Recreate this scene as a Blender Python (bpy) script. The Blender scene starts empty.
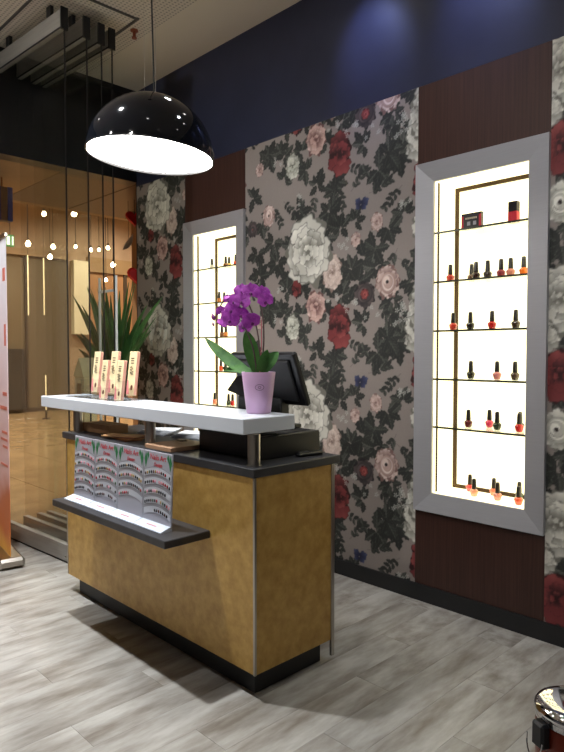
import bpy, bmesh, math, random
import numpy as np
from mathutils import Vector, Matrix
random.seed(7)
S = bpy.context.scene
COL = S.collection
PI = math.pi

# ------------------------------------------------------------------ camera
cam_d = bpy.data.cameras.new('camera'); cam = bpy.data.objects.new('camera', cam_d); COL.objects.link(cam)
YAW = math.radians(44.29); PITCH = math.atan(23 / 630.0)
CAM = Vector((0, -3.238, 1.5))
fh = Vector((-math.cos(YAW), math.sin(YAW), 0)); rt = Vector((math.sin(YAW), math.cos(YAW), 0))
fw = fh * math.cos(PITCH) + Vector((0, 0, -math.sin(PITCH))); up = fh * math.sin(PITCH) + Vector((0, 0, math.cos(PITCH)))
mw = Matrix((rt, up, -fw)).transposed().to_4x4(); mw.translation = CAM
cam.matrix_world = mw
cam_d.sensor_fit = 'AUTO'; cam_d.sensor_width = 36; cam_d.lens = 630 / 752 * 36
cam_d.clip_start = 0.05
S.camera = cam
# ------------------------------------------------------------------ world, exposure
w = bpy.data.worlds.new('world'); S.world = w; w.use_nodes = True
w.node_tree.nodes['Background'].inputs[0].default_value = (0.8, 0.85, 1.0, 1)
w.node_tree.nodes['Background'].inputs[1].default_value = 0.02
S.view_settings.view_transform = 'Standard'; S.view_settings.look = 'None'
S.view_settings.gamma = 1; S.view_settings.use_curve_mapping = False
S.view_settings.exposure = 0.12
S.cycles.transparent_max_bounces = 40
S.cycles.max_bounces = 10
S.cycles.use_denoising = True
S.cycles.sample_clamp_indirect = 4.0
# light levels (each lamp is built further down with its fixture)
P_BACK = 400.0     # added unseen spots at the rear, whose bounce lifts the ceiling
P_WALL = 40.0      # ceiling spots near the feature wall
P_FRONT = 230.0     # ceiling spots over the customer side
P_REAR = 260.0      # ceiling spots behind the camera
E_PEND = 22.0      # pendant diffuser
E_NICHE = 1.2      # backlit display niches
P_MALL = 460.0     # mall downlights

# ------------------------------------------------------------------ helpers
def lin(c):
    return tuple(((v / 255.0) / 12.92 if v / 255.0 <= 0.04045 else ((v / 255.0 + 0.055) / 1.055) ** 2.4) for v in c)

MATS = {}
def mat(name, rgb=(128, 128, 128), rough=0.5, metal=0.0, emit=None, es=0.0, coat=0.0, spec=0.5, linear=None):
    if name in MATS: return MATS[name]
    m = bpy.data.materials.new(name); m.use_nodes = True
    b = m.node_tree.nodes['Principled BSDF']
    c = linear or lin(rgb)
    b.inputs['Base Color'].default_value = (*c, 1)
    b.inputs['Roughness'].default_value = rough; b.inputs['Metallic'].default_value = metal
    b.inputs['Specular IOR Level'].default_value = spec
    b.inputs['Coat Weight'].default_value = coat; b.inputs['Coat Roughness'].default_value = 0.03
    if emit:
        b.inputs['Emission Color'].default_value = (*lin(emit), 1); b.inputs['Emission Strength'].default_value = es
    m.diffuse_color = (*c, 1)
    MATS[name] = m
    return m

class NT:
    def __init__(s, m): s.t = m.node_tree; s.b = s.t.nodes['Principled BSDF']
    def n(s, typ, **kw):
        x = s.t.nodes.new(typ)
        for k, v in kw.items(): setattr(x, k, v)
        return x
    def l(s, a, b): s.t.links.new(a, b)

def noise_mat(name, c0, c1, scale=(1, 1, 1), ns=5.0, detail=4, lo=0.35, hi=0.65, rough=0.5, metal=0.0, bump=0.0, objrand=False, spec=0.5, rough2=None, coat=0.0, nrough=0.6, val=0.0):
    m = mat(name, c0, rough, metal, spec=spec, coat=coat); t = NT(m)
    tc = t.n('ShaderNodeTexCoord'); mp = t.n('ShaderNodeMapping'); mp.inputs['Scale'].default_value = scale
    t.l(tc.outputs['Object'], mp.inputs['Vector'])
    vec = mp.outputs['Vector']
    oi = None
    if objrand:
        oi = t.n('ShaderNodeObjectInfo'); ad = t.n('ShaderNodeVectorMath', operation='MULTIPLY_ADD')
        cmb = t.n('ShaderNodeCombineXYZ')
        for k in range(3): t.l(oi.outputs['Random'], cmb.inputs[k])
        t.l(cmb.outputs[0], ad.inputs[0]); ad.inputs[1].default_value = (57.3, 91.7, 33.1); t.l(vec, ad.inputs[2]); vec = ad.outputs[0]
    nz = t.n('ShaderNodeTexNoise'); nz.inputs['Scale'].default_value = ns; nz.inputs['Detail'].default_value = detail; nz.inputs['Roughness'].default_value = nrough
    t.l(vec, nz.inputs['Vector'])
    rp = t.n('ShaderNodeValToRGB'); rp.color_ramp.elements[0].position = lo; rp.color_ramp.elements[1].position = hi
    rp.color_ramp.elements[0].color = (*lin(c0), 1); rp.color_ramp.elements[1].color = (*lin(c1), 1)
    t.l(nz.outputs['Fac'], rp.inputs['Fac'])
    out = rp.outputs['Color']
    if objrand and val > 0:
        hs = t.n('ShaderNodeHueSaturation'); mr = t.n('ShaderNodeMapRange')
        mr.inputs['To Min'].default_value = 1 - val; mr.inputs['To Max'].default_value = 1 + val
        t.l(oi.outputs['Random'], mr.inputs['Value']); t.l(mr.outputs[0], hs.inputs['Value']); t.l(out, hs.inputs['Color']); out = hs.outputs['Color']
    t.l(out, t.b.inputs['Base Color'])
    if bump > 0:
        bp = t.n('ShaderNodeBump'); bp.inputs['Strength'].default_value = bump; bp.inputs['Distance'].default_value = 0.01
        t.l(nz.outputs['Fac'], bp.inputs['Height']); t.l(bp.outputs['Normal'], t.b.inputs['Normal'])
    return m

def glass_mat(name, tint=(0.96, 0.98, 0.97), refl=0.03):
    m = bpy.data.materials.new(name); m.use_nodes = True; t = m.node_tree; t.nodes.clear()
    o = t.nodes.new('ShaderNodeOutputMaterial'); mx = t.nodes.new('ShaderNodeMixShader')
    tr = t.nodes.new('ShaderNodeBsdfTransparent'); gl = t.nodes.new('ShaderNodeBsdfGlossy'); lw = t.nodes.new('ShaderNodeLayerWeight')
    pw = t.nodes.new('ShaderNodeMath'); pw.operation = 'POWER'; pw.inputs[1].default_value = 5.0
    ma = t.nodes.new('ShaderNodeMath'); ma.operation = 'MULTIPLY_ADD'; ma.inputs[1].default_value = 0.9; ma.inputs[2].default_value = refl
    tr.inputs[0].default_value = (*tint, 1); gl.inputs['Roughness'].default_value = 0.02
    t.links.new(lw.outputs['Facing'], pw.inputs[0]); t.links.new(pw.outputs[0], ma.inputs[0])
    t.links.new(ma.outputs[0], mx.inputs[0]); t.links.new(tr.outputs[0], mx.inputs[1]); t.links.new(gl.outputs[0], mx.inputs[2]); t.links.new(mx.outputs[0], o.inputs[0])
    m.diffuse_color = (0.8, 0.9, 0.9, 0.3); MATS[name] = m
    return m

class B:
    """collects shapes; build() links them as ONE mesh object"""
    def __init__(s): s.v = []; s.f = []
    def add(s, vs, fs):
        k = len(s.v); s.v += [tuple(p) for p in vs]; s.f += [tuple(i + k for i in f) for f in fs]; return s
    def box(s, x0, x1, y0, y1, z0, z1, M=None):
        vs = [(x0, y0, z0), (x1, y0, z0), (x1, y1, z0), (x0, y1, z0), (x0, y0, z1), (x1, y0, z1), (x1, y1, z1), (x0, y1, z1)]
        if M is not None: vs = [M @ Vector(p) for p in vs]
        return s.add(vs, [(3, 2, 1, 0), (4, 5, 6, 7), (0, 1, 5, 4), (1, 2, 6, 5), (2, 3, 7, 6), (3, 0, 4, 7)])
    def cbox(s, x0, x1, y0, y1, z0, z1, c=0.004, M=None):
        """box with chamfered edges"""
        bm = bmesh.new(); bmesh.ops.create_cube(bm, size=1)
        for v in bm.verts: v.co = Vector(((x0 + x1) / 2 + v.co.x * (x1 - x0), (y0 + y1) / 2 + v.co.y * (y1 - y0), (z0 + z1) / 2 + v.co.z * (z1 - z0)))
        bmesh.ops.bevel(bm, geom=bm.edges[:], offset=c, segments=1, affect='EDGES', profile=0.5)
        vs = [M @ v.co if M is not None else v.co.copy() for v in bm.verts]
        bm.verts.index_update(); fs = [tuple(v.index for v in f.verts) for f in bm.faces]; bm.free()
        return s.add(vs, fs)
    def lathe(s, prof, n=24, M=None, cap=True):
        vs = []; fs = []
        for r, z in prof:
            for i in range(n):
                a = 2 * PI * i / n; p = Vector((r * math.cos(a), r * math.sin(a), z)); vs.append(M @ p if M is not None else p)
        for j in range(len(prof) - 1):
            for i in range(n):
                a, b_ = j * n + i, j * n + (i + 1) % n; fs.append((a, b_, b_ + n, a + n))
        if cap:
            fs.append(tuple(reversed(range(n)))); fs.append(tuple(range((len(prof) - 1) * n, len(prof) * n)))
        return s.add(vs, fs)
    def tube(s, pts, r, n=8, cap=True):
        pts = [Vector(p) for p in pts]; rs = r if isinstance(r, (list, tuple)) else [r] * len(pts)
        vs = []; fs = []; nrm = None
        for i, p in enumerate(pts):
            d = (pts[min(i + 1, len(pts) - 1)] - pts[max(i - 1, 0)]).normalized()
            if nrm is None:
                nrm = d.orthogonal().normalized()
            else:
                nrm = (nrm - d * nrm.dot(d)).normalized()
            bn = d.cross(nrm)
            for k in range(n):
                a = 2 * PI * k / n; vs.append(p + (nrm * math.cos(a) + bn * math.sin(a)) * rs[i])
        for j in range(len(pts) - 1):
            for k in range(n):
                a, b_ = j * n + k, j * n + (k + 1) % n; fs.append((a, b_, b_ + n, a + n))
        if cap: fs.append(tuple(reversed(range(n)))); fs.append(tuple(range((len(pts) - 1) * n, len(pts) * n)))
        return s.add(vs, fs)
    def strap(s, pts, widths, side, th=0.003, fold=0.2, n=2):
        """leaf blade: centre line pts, half widths, side direction; closed thin solid with folded cross-section"""
        pts = [Vector(p) for p in pts]; m = 2 * n + 1; top = []; bot = []
        for i, p in enumerate(pts):
            d = (pts[min(i + 1, len(pts) - 1)] - pts[max(i - 1, 0)]).normalized()
            sd = Vector(side); sd = (sd - d * sd.dot(d)).normalized(); nr = sd.cross(d).normalized()
            if nr.z < 0: nr = -nr
            for k in range(m):
                q = (k - n) / n; pos = p + sd * q * widths[i] + nr * abs(q) ** 1.3 * widths[i] * fold
                top.append(pos); bot.append(pos - nr * th)
        N = len(top); fs = []
        for i in range(len(pts) - 1):
            for k in range(m - 1):
                a = i * m + k; fs.append((a, a + 1, a + m + 1, a + m)); fs.append((N + a, N + a + m, N + a + m + 1, N + a + 1))
            a = i * m; fs.append((a, a + m, N + a + m, N + a)); a = i * m + m - 1; fs.append((a, N + a, N + a + m, a + m))
        fs.append(tuple(range(m)) + tuple(N + k for k in reversed(range(m))))
        L = (len(pts) - 1) * m
        fs.append(tuple(L + k for k in reversed(range(m))) + tuple(N + L + k for k in range(m)))
        return s.add(top + bot, fs)
    def mesh(s, name):
        me = bpy.data.meshes.new(name); me.from_pydata([tuple(p) for p in s.v], [], s.f); me.update()
        bm = bmesh.new(); bm.from_mesh(me); bmesh.ops.recalc_face_normals(bm, faces=bm.faces[:]); bm.to_mesh(me); bm.free()
        return me
    def build(s, name, m, parent=None, smooth=False, loc=None):
        me = s.mesh(name); me.materials.append(m)
        return link(name, me, parent, smooth, loc)

def link(name, me, parent=None, smooth=False, loc=None, rot=None):
    o = bpy.data.objects.new(name, me); COL.objects.link(o)
    if parent is not None: o.parent = parent
    if loc is not None: o.location = loc
    if rot is not None: o.rotation_euler = rot
    if smooth:
        me.polygons.foreach_set('use_smooth', [True] * len(me.polygons))
        try: me.set_sharp_from_angle(angle=math.radians(40))
        except Exception: pass
    return o

def tag(o, label=None, cat=None, group=None, kind=None):
    if label: o['label'] = label
    if cat: o['category'] = cat
    if group: o['group'] = group
    if kind: o['kind'] = kind
    return o

def thing(name, label, cat, loc=(0, 0, 0), rz=0.0, group=None):
    o = bpy.data.objects.new(name, None); COL.objects.link(o); o.location = loc; o.rotation_euler = (0, 0, rz); o.empty_display_size = 0.05
    return tag(o, label, cat, group)

def struct(o): o['kind'] = 'structure'; return o

def text_mesh(body, size, ext=0.0004, spacing=1.0, shear=0.0):
    cu = bpy.data.curves.new('lettering', 'FONT'); cu.body = body; cu.size = size; cu.extrude = ext; cu.align_x = 'CENTER'; cu.align_y = 'CENTER'; cu.space_character = spacing; cu.shear = shear
    cu.resolution_u = 2
    o = bpy.data.objects.new('lettering', cu); COL.objects.link(o)
    dg = bpy.context.evaluated_depsgraph_get()
    me = bpy.data.meshes.new_from_object(o.evaluated_get(dg)); bpy.data.objects.remove(o); bpy.data.curves.remove(cu)
    return me

def copy_tree(o, parent=None):
    c = o.copy(); COL.objects.link(c); c.parent = parent
    for ch in list(o.children): copy_tree(ch, c)
    return c

# ------------------------------------------------------------------ materials
NAVY = noise_mat('navy_wall_paint', (38, 42, 62), (43, 47, 68), ns=3, rough=0.42, spec=0.4)
WOOD = noise_mat('dark_red_wood', (54, 34, 29), (68, 44, 38), scale=(60, 60, 1.2), ns=1.5, detail=5, rough=0.4, spec=0.4)
BLACKB = mat('black_baseboard', (26, 27, 29), 0.45)
ALU = noise_mat('brushed_aluminium', (168, 168, 173), (172, 172, 177), scale=(2, 2, 80), ns=3, rough=0.45, metal=0.3)
STEEL = mat('brushed_steel', (178, 172, 164), 0.28, 1.0)
CHROME = mat('chrome', (215, 215, 218), 0.06, 1.0)
BRASS = noise_mat('brown_profile', (64, 48, 26), (76, 57, 32), ns=6, rough=0.6, spec=.2)
LIGHTP = mat('backlit_cream_panel', (250, 244, 220), 0.6, emit=(255, 246, 206), es=E_NICHE)
WHITE = mat('white_laminate', (208, 213, 221), 0.28)
CHARC = noise_mat('charcoal_laminate', (44, 44, 47), (56, 56, 59), ns=9, rough=0.4)
PLINTH = mat('black_plinth', (27, 27, 29), 0.5)
GOLD = noise_mat('mottled_ochre_panel', (174, 134, 64), (205, 166, 94), ns=18, detail=6, lo=0.3, hi=0.7, rough=0.36, metal=0.2, bump=0.04)
GLASS = glass_mat('clear_glass', (0.955, 0.965, 0.955))
SHELFG = glass_mat('shelf_glass', (0.95, 0.97, 0.94))
ACRYL = glass_mat('clear_acrylic', (0.95, 0.96, 0.97))
GEDGE = mat('dark_glass_edge', (44, 46, 30), 0.3)
SEAL = mat('black_edge_seal', (14, 14, 15), 0.5)
RAIL = noise_mat('anodised_grey_rail', (150, 147, 140), (160, 157, 150), scale=(1, 1, 20), ns=3, rough=0.45, metal=0.2)
CAPM = mat('black_rail_cap', (18, 18, 20), 0.5)
BLACKP = mat('black_plastic', (16, 17, 21), 0.35)
BLACKG = mat('black_gloss_enamel', (12, 14, 19), 0.07, spec=0.32)
CEILM = mat('ceiling_white', (234, 224, 208), 0.85, spec=0.2)
WALLW = mat('grey_wall', (84, 83, 90), 0.8, spec=0.2)

# perforated ceiling board: dark pin holes on a grid
PERF = mat('perforated_ceiling_board', (196, 188, 176), 0.85, spec=0.2); t = NT(PERF)
tc = t.n('ShaderNodeTexCoord'); v1 = t.n('ShaderNodeVectorMath', operation='SCALE'); v1.inputs['Scale'].default_value = 1 / 0.03
v2 = t.n('ShaderNodeVectorMath', operation='FRACTION'); v3 = t.n('ShaderNodeVectorMath', operation='SUBTRACT'); v3.inputs[1].default_value = (0.5, 0.5, 0)
v4 = t.n('ShaderNodeVectorMath', operation='MULTIPLY'); v4.inputs[1].default_value = (1, 1, 0); v5 = t.n('ShaderNodeVectorMath', operation='LENGTH')
lt = t.n('ShaderNodeMath', operation='LESS_THAN'); lt.inputs[1].default_value = 0.27
mx = t.n('ShaderNodeMix', data_type='RGBA'); mx.inputs['A'].default_value = (*lin((230, 220, 206)), 1); mx.inputs['B'].default_value = (*lin((182, 173, 162)), 1)
t.l(tc.outputs['Object'], v1.inputs[0]); t.l(v1.outputs[0], v2.inputs[0]); t.l(v2.outputs[0], v3.inputs[0]); t.l(v3.outputs[0], v4.inputs[0]); t.l(v4.outputs[0], v5.inputs[0])
t.l(v5.outputs['Value'], lt.inputs[0]); t.l(lt.outputs[0], mx.inputs['Factor']); t.l(mx.outputs['Result'], t.b.inputs['Base Color'])

# grey washed wood floor
PLANK = noise_mat('grey_washed_oak', (118, 110, 100), (178, 175, 169), scale=(11, 2.4, 1), ns=1.1, detail=8, lo=0.30, hi=0.66, rough=0.4, objrand=True, val=0.07, nrough=0.6, spec=0.45)

# ------------------------------------------------------------------ ROOM SHELL
X0 = -5.30; X1 = 2.2; YF = -5.6; ZC = 3.965
floor = struct(B().box(X0 - .04, X1, YF, .3, -.06, -.006).build('floor', mat('subfloor', (120, 115, 108), .7)))
# planks: run across, towards the feature wall
PWID, PLEN = 0.185, 1.22
pm = B().cbox(.0003, PWID - .0003, .0003, PLEN - .0003, -.006, 0, .0005).mesh('plank'); pm.materials.append(PLANK)
row = 0; x = X0 - .03
while x < 1.0:
    y = -.0 - (row * .41 % PLEN)
    first = True
    ytop = 0.0
    y = ytop
    off = (row * .437) % PLEN
    segs = []
    if off > .05: segs.append(off)
    yy = 0.0
    cuts = []
    while yy > -4.4:
        L = segs.pop() if segs else PLEN
        cuts.append((yy - L, L)); yy -= L
    for (ys, L) in cuts:
        o = link('plank', pm, floor, loc=(x, ys, 0)); o.scale = (1, L / PLEN, 1)
    x += PWID; row += 1
ceiling = struct(B().box(X0 - .05, X1, YF, .4, ZC + .004, ZC + .1).build('ceiling', CEILM))
B().box(-5.28, X1, YF, -.52, ZC, ZC + .004).build('perforated_board', PERF, ceiling)
B().box(-5.28, X1, -.52, 0, ZC, ZC + .004).build('plain_border', CEILM, ceiling)
struct(B().box(X0 - .05, X1, YF - .1, YF, 0, ZC).build('wall_front', WALLW))
struct(B().box(X1, X1 + .1, YF, .4, 0, ZC).build('wall_right', WALLW))
# shop-front header over the opening, and its return
hd = struct(B().box(X0 - .16, X0, YF, .0, 3.12, ZC).build('wall_left', mat('dark_header_paint', (22, 22, 25), .3)))
struct(B().box(X0 - .16, X0, YF, -3.4, 0, 3.12).build('wall_left', mat('dark_header_paint')))
B().box(X0, X0 + .02, -3.4, 0, ZC - .05, ZC).build('cornice_strip', CAPM, hd)

# feature wall
ZW = 3.078
N1 = (-4.52, -3.725); N2 = (-2.157, -1.364); NZ = (0.555, 2.615); IN = .112
wall = struct(B().box(X0, X1, .34, .42, 0, ZC).box(X0, X1, 0, .34, ZW, ZC).build('wall_back', NAVY))
bb = struct(B().box(X0, X1, -.012, .34, 0, .1).build('baseboard_back', BLACKB))
struct(B().box(X0 - .012, X0, 0, .42, 0, ZC).build('trim_1', CAPM))
for (a, b_) in (N1, N2):
    o = B().cbox(a + .001, b_ - .001, 0, .02, NZ[1], ZW, .001).build('wood_panel', WOOD, wall)
    o = B().cbox(a + .001, b_ - .001, 0, .02, .1, NZ[0], .001).build('wood_panel', WOOD, wall)

# ------------------------------------------------------------------ floral wallpaper: flat print painted per vertex
TU, TV, RES = 1.89, 1.15, .0025
W_, H_ = int(round(TU / RES)), int(round(TV / RES))
rng = np.random.RandomState(5)
img = np.zeros((H_, W_, 3)); img[:] = (138, 129, 124)
img += rng.normal(0, 2.0, (H_, W_, 1))
def stamp(cu, cv, half, fn):
    n = int(half / RES) + 2
    iu = int(cu / RES); iv = int(cv / RES)
    us = np.arange(iu - n, iu + n + 1); vs = np.arange(iv - n, iv + n + 1)
    X, Y = np.meshgrid(us * RES - cu, vs * RES - cv)
    a, c = fn(X, Y)
    ix = np.ix_(vs % H_, us % W_)
    a = np.clip(a, 0, 1)[..., None]
    img[ix] = img[ix] * (1 - a) + c * a
def wob(A, k, ph): return 1 + .12 * np.sin(A * k + ph) + .06 * np.sin(A * (2 * k + 1) + 2 * ph)
def petal(cu, cv, ang, L, Wd, c0, c1, rim=.55, outline=.45):
    """rounded petal from base (cu,cv) outwards"""
    c0 = np.array(c0, float); c1 = np.array(c1, float); ph = rng.uniform(0, 6)
    def fn(X, Y):
        x = X * math.cos(ang) + Y * math.sin(ang); y = -X * math.sin(ang) + Y * math.cos(ang)
        px = (x - L * .5) / (L * .5); py = y / Wd
        r = np.hypot(px, py) / wob(np.arctan2(py, px), 5, ph)
        a = (1 - r) * min(L * .5, Wd) / (1.3 * RES)
        t = np.clip(x / L, 0, 1)
        k = np.clip(t ** 1.3 + .10 * np.sin(y / Wd * 9 + ph) * t, 0, 1)
        c = c0 + (c1 - c0) * k[..., None]
        e = np.clip((r - .86) / .14, 0, 1) * outline
        c = c * (1 - e[..., None])
        return a, c
    stamp(cu, cv, max(L, Wd) * 1.25, fn)
def leaf(cu, cv, ang, L, Wd, dark=(42, 44, 42), lite=(106, 107, 99)):
    d = np.array(dark, float); l_ = np.array(lite, float); bend = rng.uniform(-.35, .35); tone = rng.uniform(-.25, .75)
    def fn(X, Y):
        x = X * math.cos(ang) + Y * math.sin(ang); y = -X * math.sin(ang) + Y * math.cos(ang)
        t = x / L; y = y - bend * L * t * (1 - t)
        tt = np.clip(t, 0, 1); w_ = Wd * np.sin(PI * tt ** .8) ** .75 * (1 + .16 * np.sin(t * 26)) + 1e-5
        s_ = y / w_
        a = (1 - np.abs(s_)) * w_ / (1.2 * RES) * ((t > 0) & (t < 1))
        k = tone * (.5 + .5 * np.sign(s_) * .6) + .35 * np.exp(-(s_ / .14) ** 2) + .12 * np.sin(t * 34 - np.abs(s_) * 9)
        c = d + (l_ - d) * np.clip(k, 0, 1)[..., None]
        return a, c
    stamp(cu, cv, L * 1.1, fn)
def stem(p, q, wd=.004, c=(62, 60, 55)):
    n = 14; bend = rng.uniform(-.2, .2); c = np.array(c, float)
    for i in range(n + 1):
        t = i / n; x_ = p[0] + (q[0] - p[0]) * t - (q[1] - p[1]) * bend * t * (1 - t); y_ = p[1] + (q[1] - p[1]) * t + (q[0] - p[0]) * bend * t * (1 - t)
        stamp(x_, y_, wd * 2, lambda X, Y: ((wd - np.hypot(X, Y)) / RES + .3, np.zeros(X.shape + (3,)) + c))
def cluster(cu, cv, sc=1.0, n=6, ang=None, **k):
    a0 = rng.uniform(0, 6) if ang is None else ang
    for i in range(n):
        a = a0 + (i - n / 2) * rng.uniform(.62, .98)
        L = sc * rng.uniform(.068, .118); o_ = rng.uniform(0, .02)
        leaf(cu + o_ * math.cos(a), cv + o_ * math.sin(a), a, L, L * rng.uniform(.24, .34), **k)
def sprig(cu, cv, ang, L=.16, n=5, sc=.05, **k):
    q = (cu + L * math.cos(ang), cv + L * math.sin(ang)); stem((cu, cv), q, .0028)
    for i in range(n):
        t = (i + 1) / n; x_ = cu + (q[0] - cu) * t; y_ = cv + (q[1] - cv) * t
        for s_ in (-1, 1): leaf(x_, y_, ang + s_ * rng.uniform(.5, 1.1), sc * rng.uniform(.7, 1.2), sc * .28, **k)
def bloom(cu, cv, rx, ry, dk, md, lt_, rings=5, npet=8, core=None, outline=.5, wide=1.0):
    dkc = np.array(dk, float)
    ph0 = rng.uniform(0, 6)
    def disc(X, Y):
        A = np.arctan2(Y / ry, X / rx); r = np.hypot(X / rx, Y / ry) / wob(A, 6, ph0)
        return (1 - r) * min(rx, ry) / (1.5 * RES), np.zeros(X.shape + (3,)) + dkc
    stamp(cu, cv, max(rx, ry) * 1.2, disc)
    for k in range(rings):
        f = 1 - k / rings
        n = max(4, int(npet - k * .8)); a0 = rng.uniform(0, 6)
        for i in range(n):
            a = a0 + 2 * PI * i / n + rng.uniform(-.18, .18)
            rr = f * rng.uniform(.88, 1.04)
            ux, uy = math.cos(a) * rx, math.sin(a) * ry
            L = rr * math.hypot(ux, uy) * .78; base = rr * .26
            aa = math.atan2(uy, ux); mixv = rng.uniform(.1, .9)
            c1 = [l * mixv + m_ * (1 - mixv) for l, m_ in zip(lt_, md)]
            petal(cu + ux * base, cv + uy * base, aa, L, wide * L * rng.uniform(.50, .68), dk if rng.rand() < .45 else md, c1, outline=outline)
    if core:
        stamp(cu, cv, rx * .3, lambda X, Y: ((rx * .13 - np.hypot(X, Y)) / RES, np.zeros(X.shape + (3,)) + np.array(core, float)))
def swirl(cu, cv, rx, ry, dk, md, lt_, core):
    """ranunculus: concentric crescent petals"""
    bloom(cu, cv, rx, ry, dk, md, lt_, rings=2, npet=7, outline=.35)
    for k in range(5):
        f = .72 - k * .13; a0 = rng.uniform(0, 6)
        c = [m_ + (l - m_) * (k % 2) for l, m_ in zip(lt_, md)]; cc = np.array(c, float); dkk = np.array(dk, float)
        def fn(X, Y, f=f, a0=a0, cc=cc, dkk=dkk):
            r = np.hypot(X / (rx * f), Y / (ry * f)); A = np.arctan2(Y, X)
            e = np.clip((r - .80) / .2, 0, 1) * (.5 + .5 * np.sin(A + a0))
            return (1 - r) * rx * f / RES, cc * (1 - e[..., None]) + dkk * e[..., None]
        stamp(cu + rng.uniform(-.12, .12) * rx, cv + rng.uniform(-.12, .12) * ry, max(rx, ry) * f * 1.1, fn)
    stamp(cu, cv, rx * .4, lambda X, Y: ((rx * .15 - np.hypot(X, Y)) / RES, np.zeros(X.shape + (3,)) + np.array(core, float)))
def tiny(cu, cv, n=5, sp=.05, c=(212, 212, 206)):
    for i in range(n):
        x_ = cu + rng.uniform(-sp, sp); y_ = cv + rng.uniform(-sp, sp); a0 = rng.uniform(0, 6)
        for k in range(5): petal(x_, y_, a0 + k * 1.257, rng.uniform(.014, .022), .005, (150, 150, 142), c, outline=.1)
CREAM = ((112, 110, 102), (190, 188, 178), (234, 232, 222))
PINK = ((104, 74, 72), (172, 138, 130), (220, 196, 186))
PALE = ((118, 92, 88), (178, 152, 144), (216, 198, 190))
REDP = ((48, 22, 24), (108, 46, 48), (152, 78, 76))
DARKP = ((40, 38, 40), (66, 60, 60), (92, 80, 80))
# foliage first
for (u_, v_, sc, n) in [(.92,.35,1.1,6),(.75,.36,1.0,6),(.59,.19,1.0,6),(.86,.16,1.25,7),(1.27,.35,1.25,7),(1.43,.42,1.35,8),(1.35,.44,1.1,6),(1.16,.54,1.0,6),(1.44,.59,.9,6),(1.35,1.13,1.0,6),(1.47,.05,1.0,6),
      (1.16,.96,1.45,7),(1.05,.90,1.3,6),(1.25,1.01,1.2,6),(1.25,.89,1.0,6),(.35,1.01,1.2,7),(.16,.93,1.0,6),(.09,.38,1.1,6),(.28,.65,1.2,7),(.42,.62,1.1,6),(1.53,.78,1.0,6),(1.38,.67,1.0,6),(1.08,.06,.9,5),(.96,.03,1.1,6),
      (.38,.67,1.0,5),(.13,1.10,1.0,6),(.31,.02,1.1,6),(.97,.73,1.0,6),(1.11,.81,1.2,6),(.90,.29,.9,5),(.64,.48,1.0,6),(.5,.92,1.2,7),(.52,1.12,1.2,7),(.82,1.13,1.1,6),(.84,.84,1.1,6),(.62,.78,1.0,6),(.45,.80,1.0,6),(.84,.62,1.0,6),(.03,.10,1.0,6),(.18,.17,1.0,5),(.6,.62,.9,6),(.42,.46,.9,5),
      (1.72,.36,1.1,7),(1.75,.05,1.1,7),(1.62,.9,1.1,7),(1.80,.78,1.0,6),(1.60,.48,1.0,6),(1.70,1.0,1.0,6),(1.82,.28,1.0,6),(1.63,.13,1.0,6)]:
    cluster(u_, v_, sc, n)
for (u_, v_, a) in [(.92,.33,-1.2),(1.42,.99,-2.2),(1.43,.93,-.6),(1.02,.42,-.3),(.30,.28,-1.0),(.25,.08,1.8),(1.05,.26,.8),(1.20,.22,.3),(.58,.34,-1.6),(.14,.62,.4),(.74,.3,-1.9),(1.45,.22,-2.4),(.42,.30,-.8),(.2,.8,2.2),(1.5,.9,-1.3),(.05,.75,.6),(1.28,.62,-.5),(1.68,.7,1.2)]:
    sprig(u_, v_, a)
# blooms
bloom(1.345, .795, .088, .105, *PALE, rings=2); swirl(1.345, .795, .08, .095, *PALE, core=(40, 34, 34))
swirl(1.165, .725, .082, .085, *DARKP, core=(150, 60, 58)); swirl(1.165, .73, .034, .036, (70, 26, 28), (128, 60, 58), (160, 84, 80), core=(50, 20, 20))
swirl(.26, .22, .062, .082, *PALE, core=(48, 40, 40)); swirl(.08, .143, .055, .06, *DARKP, core=(120, 70, 66))
bloom(.16, .58, .045, .05, *PALE, rings=3); bloom(1.26, .03, .05, .06, *PALE, rings=4); bloom(1.09, 1.09, .042, .048, *PALE, rings=3)
bloom(1.555, .49, .075, .13, *CREAM, rings=4)
bloom(.885, .895, .085, .12, (128, 108, 100), (186, 166, 156), (226, 212, 202), rings=5, npet=9, outline=.35)
bloom(.665, 1.055, .205, .24, *CREAM, rings=4, npet=8, outline=.55, wide=1.15)
bloom(.51, .54, .068, .092, (96, 96, 88), (168, 168, 156), (216, 216, 204), rings=4)
bloom(.735, .67, .088, .112, *PINK, rings=3, npet=6, wide=1.2)
bloom(.95, .525, .094, .142, *REDP, rings=3, npet=5, outline=.5, wide=1.25)
bloom(.55, .805, .05, .062, *REDP, rings=3, npet=5)
# right-hand strip
bloom(1.63, .235, .10, .13, *REDP, rings=3, npet=5, wide=1.25); swirl(1.615, 1.11, .088, .10, *CREAM, core=(52, 44, 42)); bloom(1.63, .62, .12, .17, *CREAM, rings=4, npet=7, outline=.55, wide=1.15); bloom(1.80, .50, .09, .1, *PINK, rings=4)
for (u_, v_, n) in [(.89,.72,5),(1.05,.66,6),(1.47,.08,6),(1.49,.62,9),(.97,1.08,5),(.56,.30,4),(1.44,.57,6),(.40,.80,4),(.34,.62,4),(1.22,.62,3),(1.75,.9,5)]: tiny(u_, v_, n)
for a, L in ((.5, .07), (2.3, .06), (-.5, .05), (3.5, .045)): petal(1.13, .155, a, L, L * .42, (34, 36, 58), (72, 78, 112), outline=.5)
# down-sample to 5 mm and convert to linear
img = np.clip(img, 0, 255) / 255.0
img = (img + np.roll(img, -1, 0) + np.roll(img, -1, 1) + np.roll(np.roll(img, -1, 0), -1, 1)) / 4
LIN = np.where(img <= .04045, img / 12.92, ((img + .055) / 1.055) ** 2.4)

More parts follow.
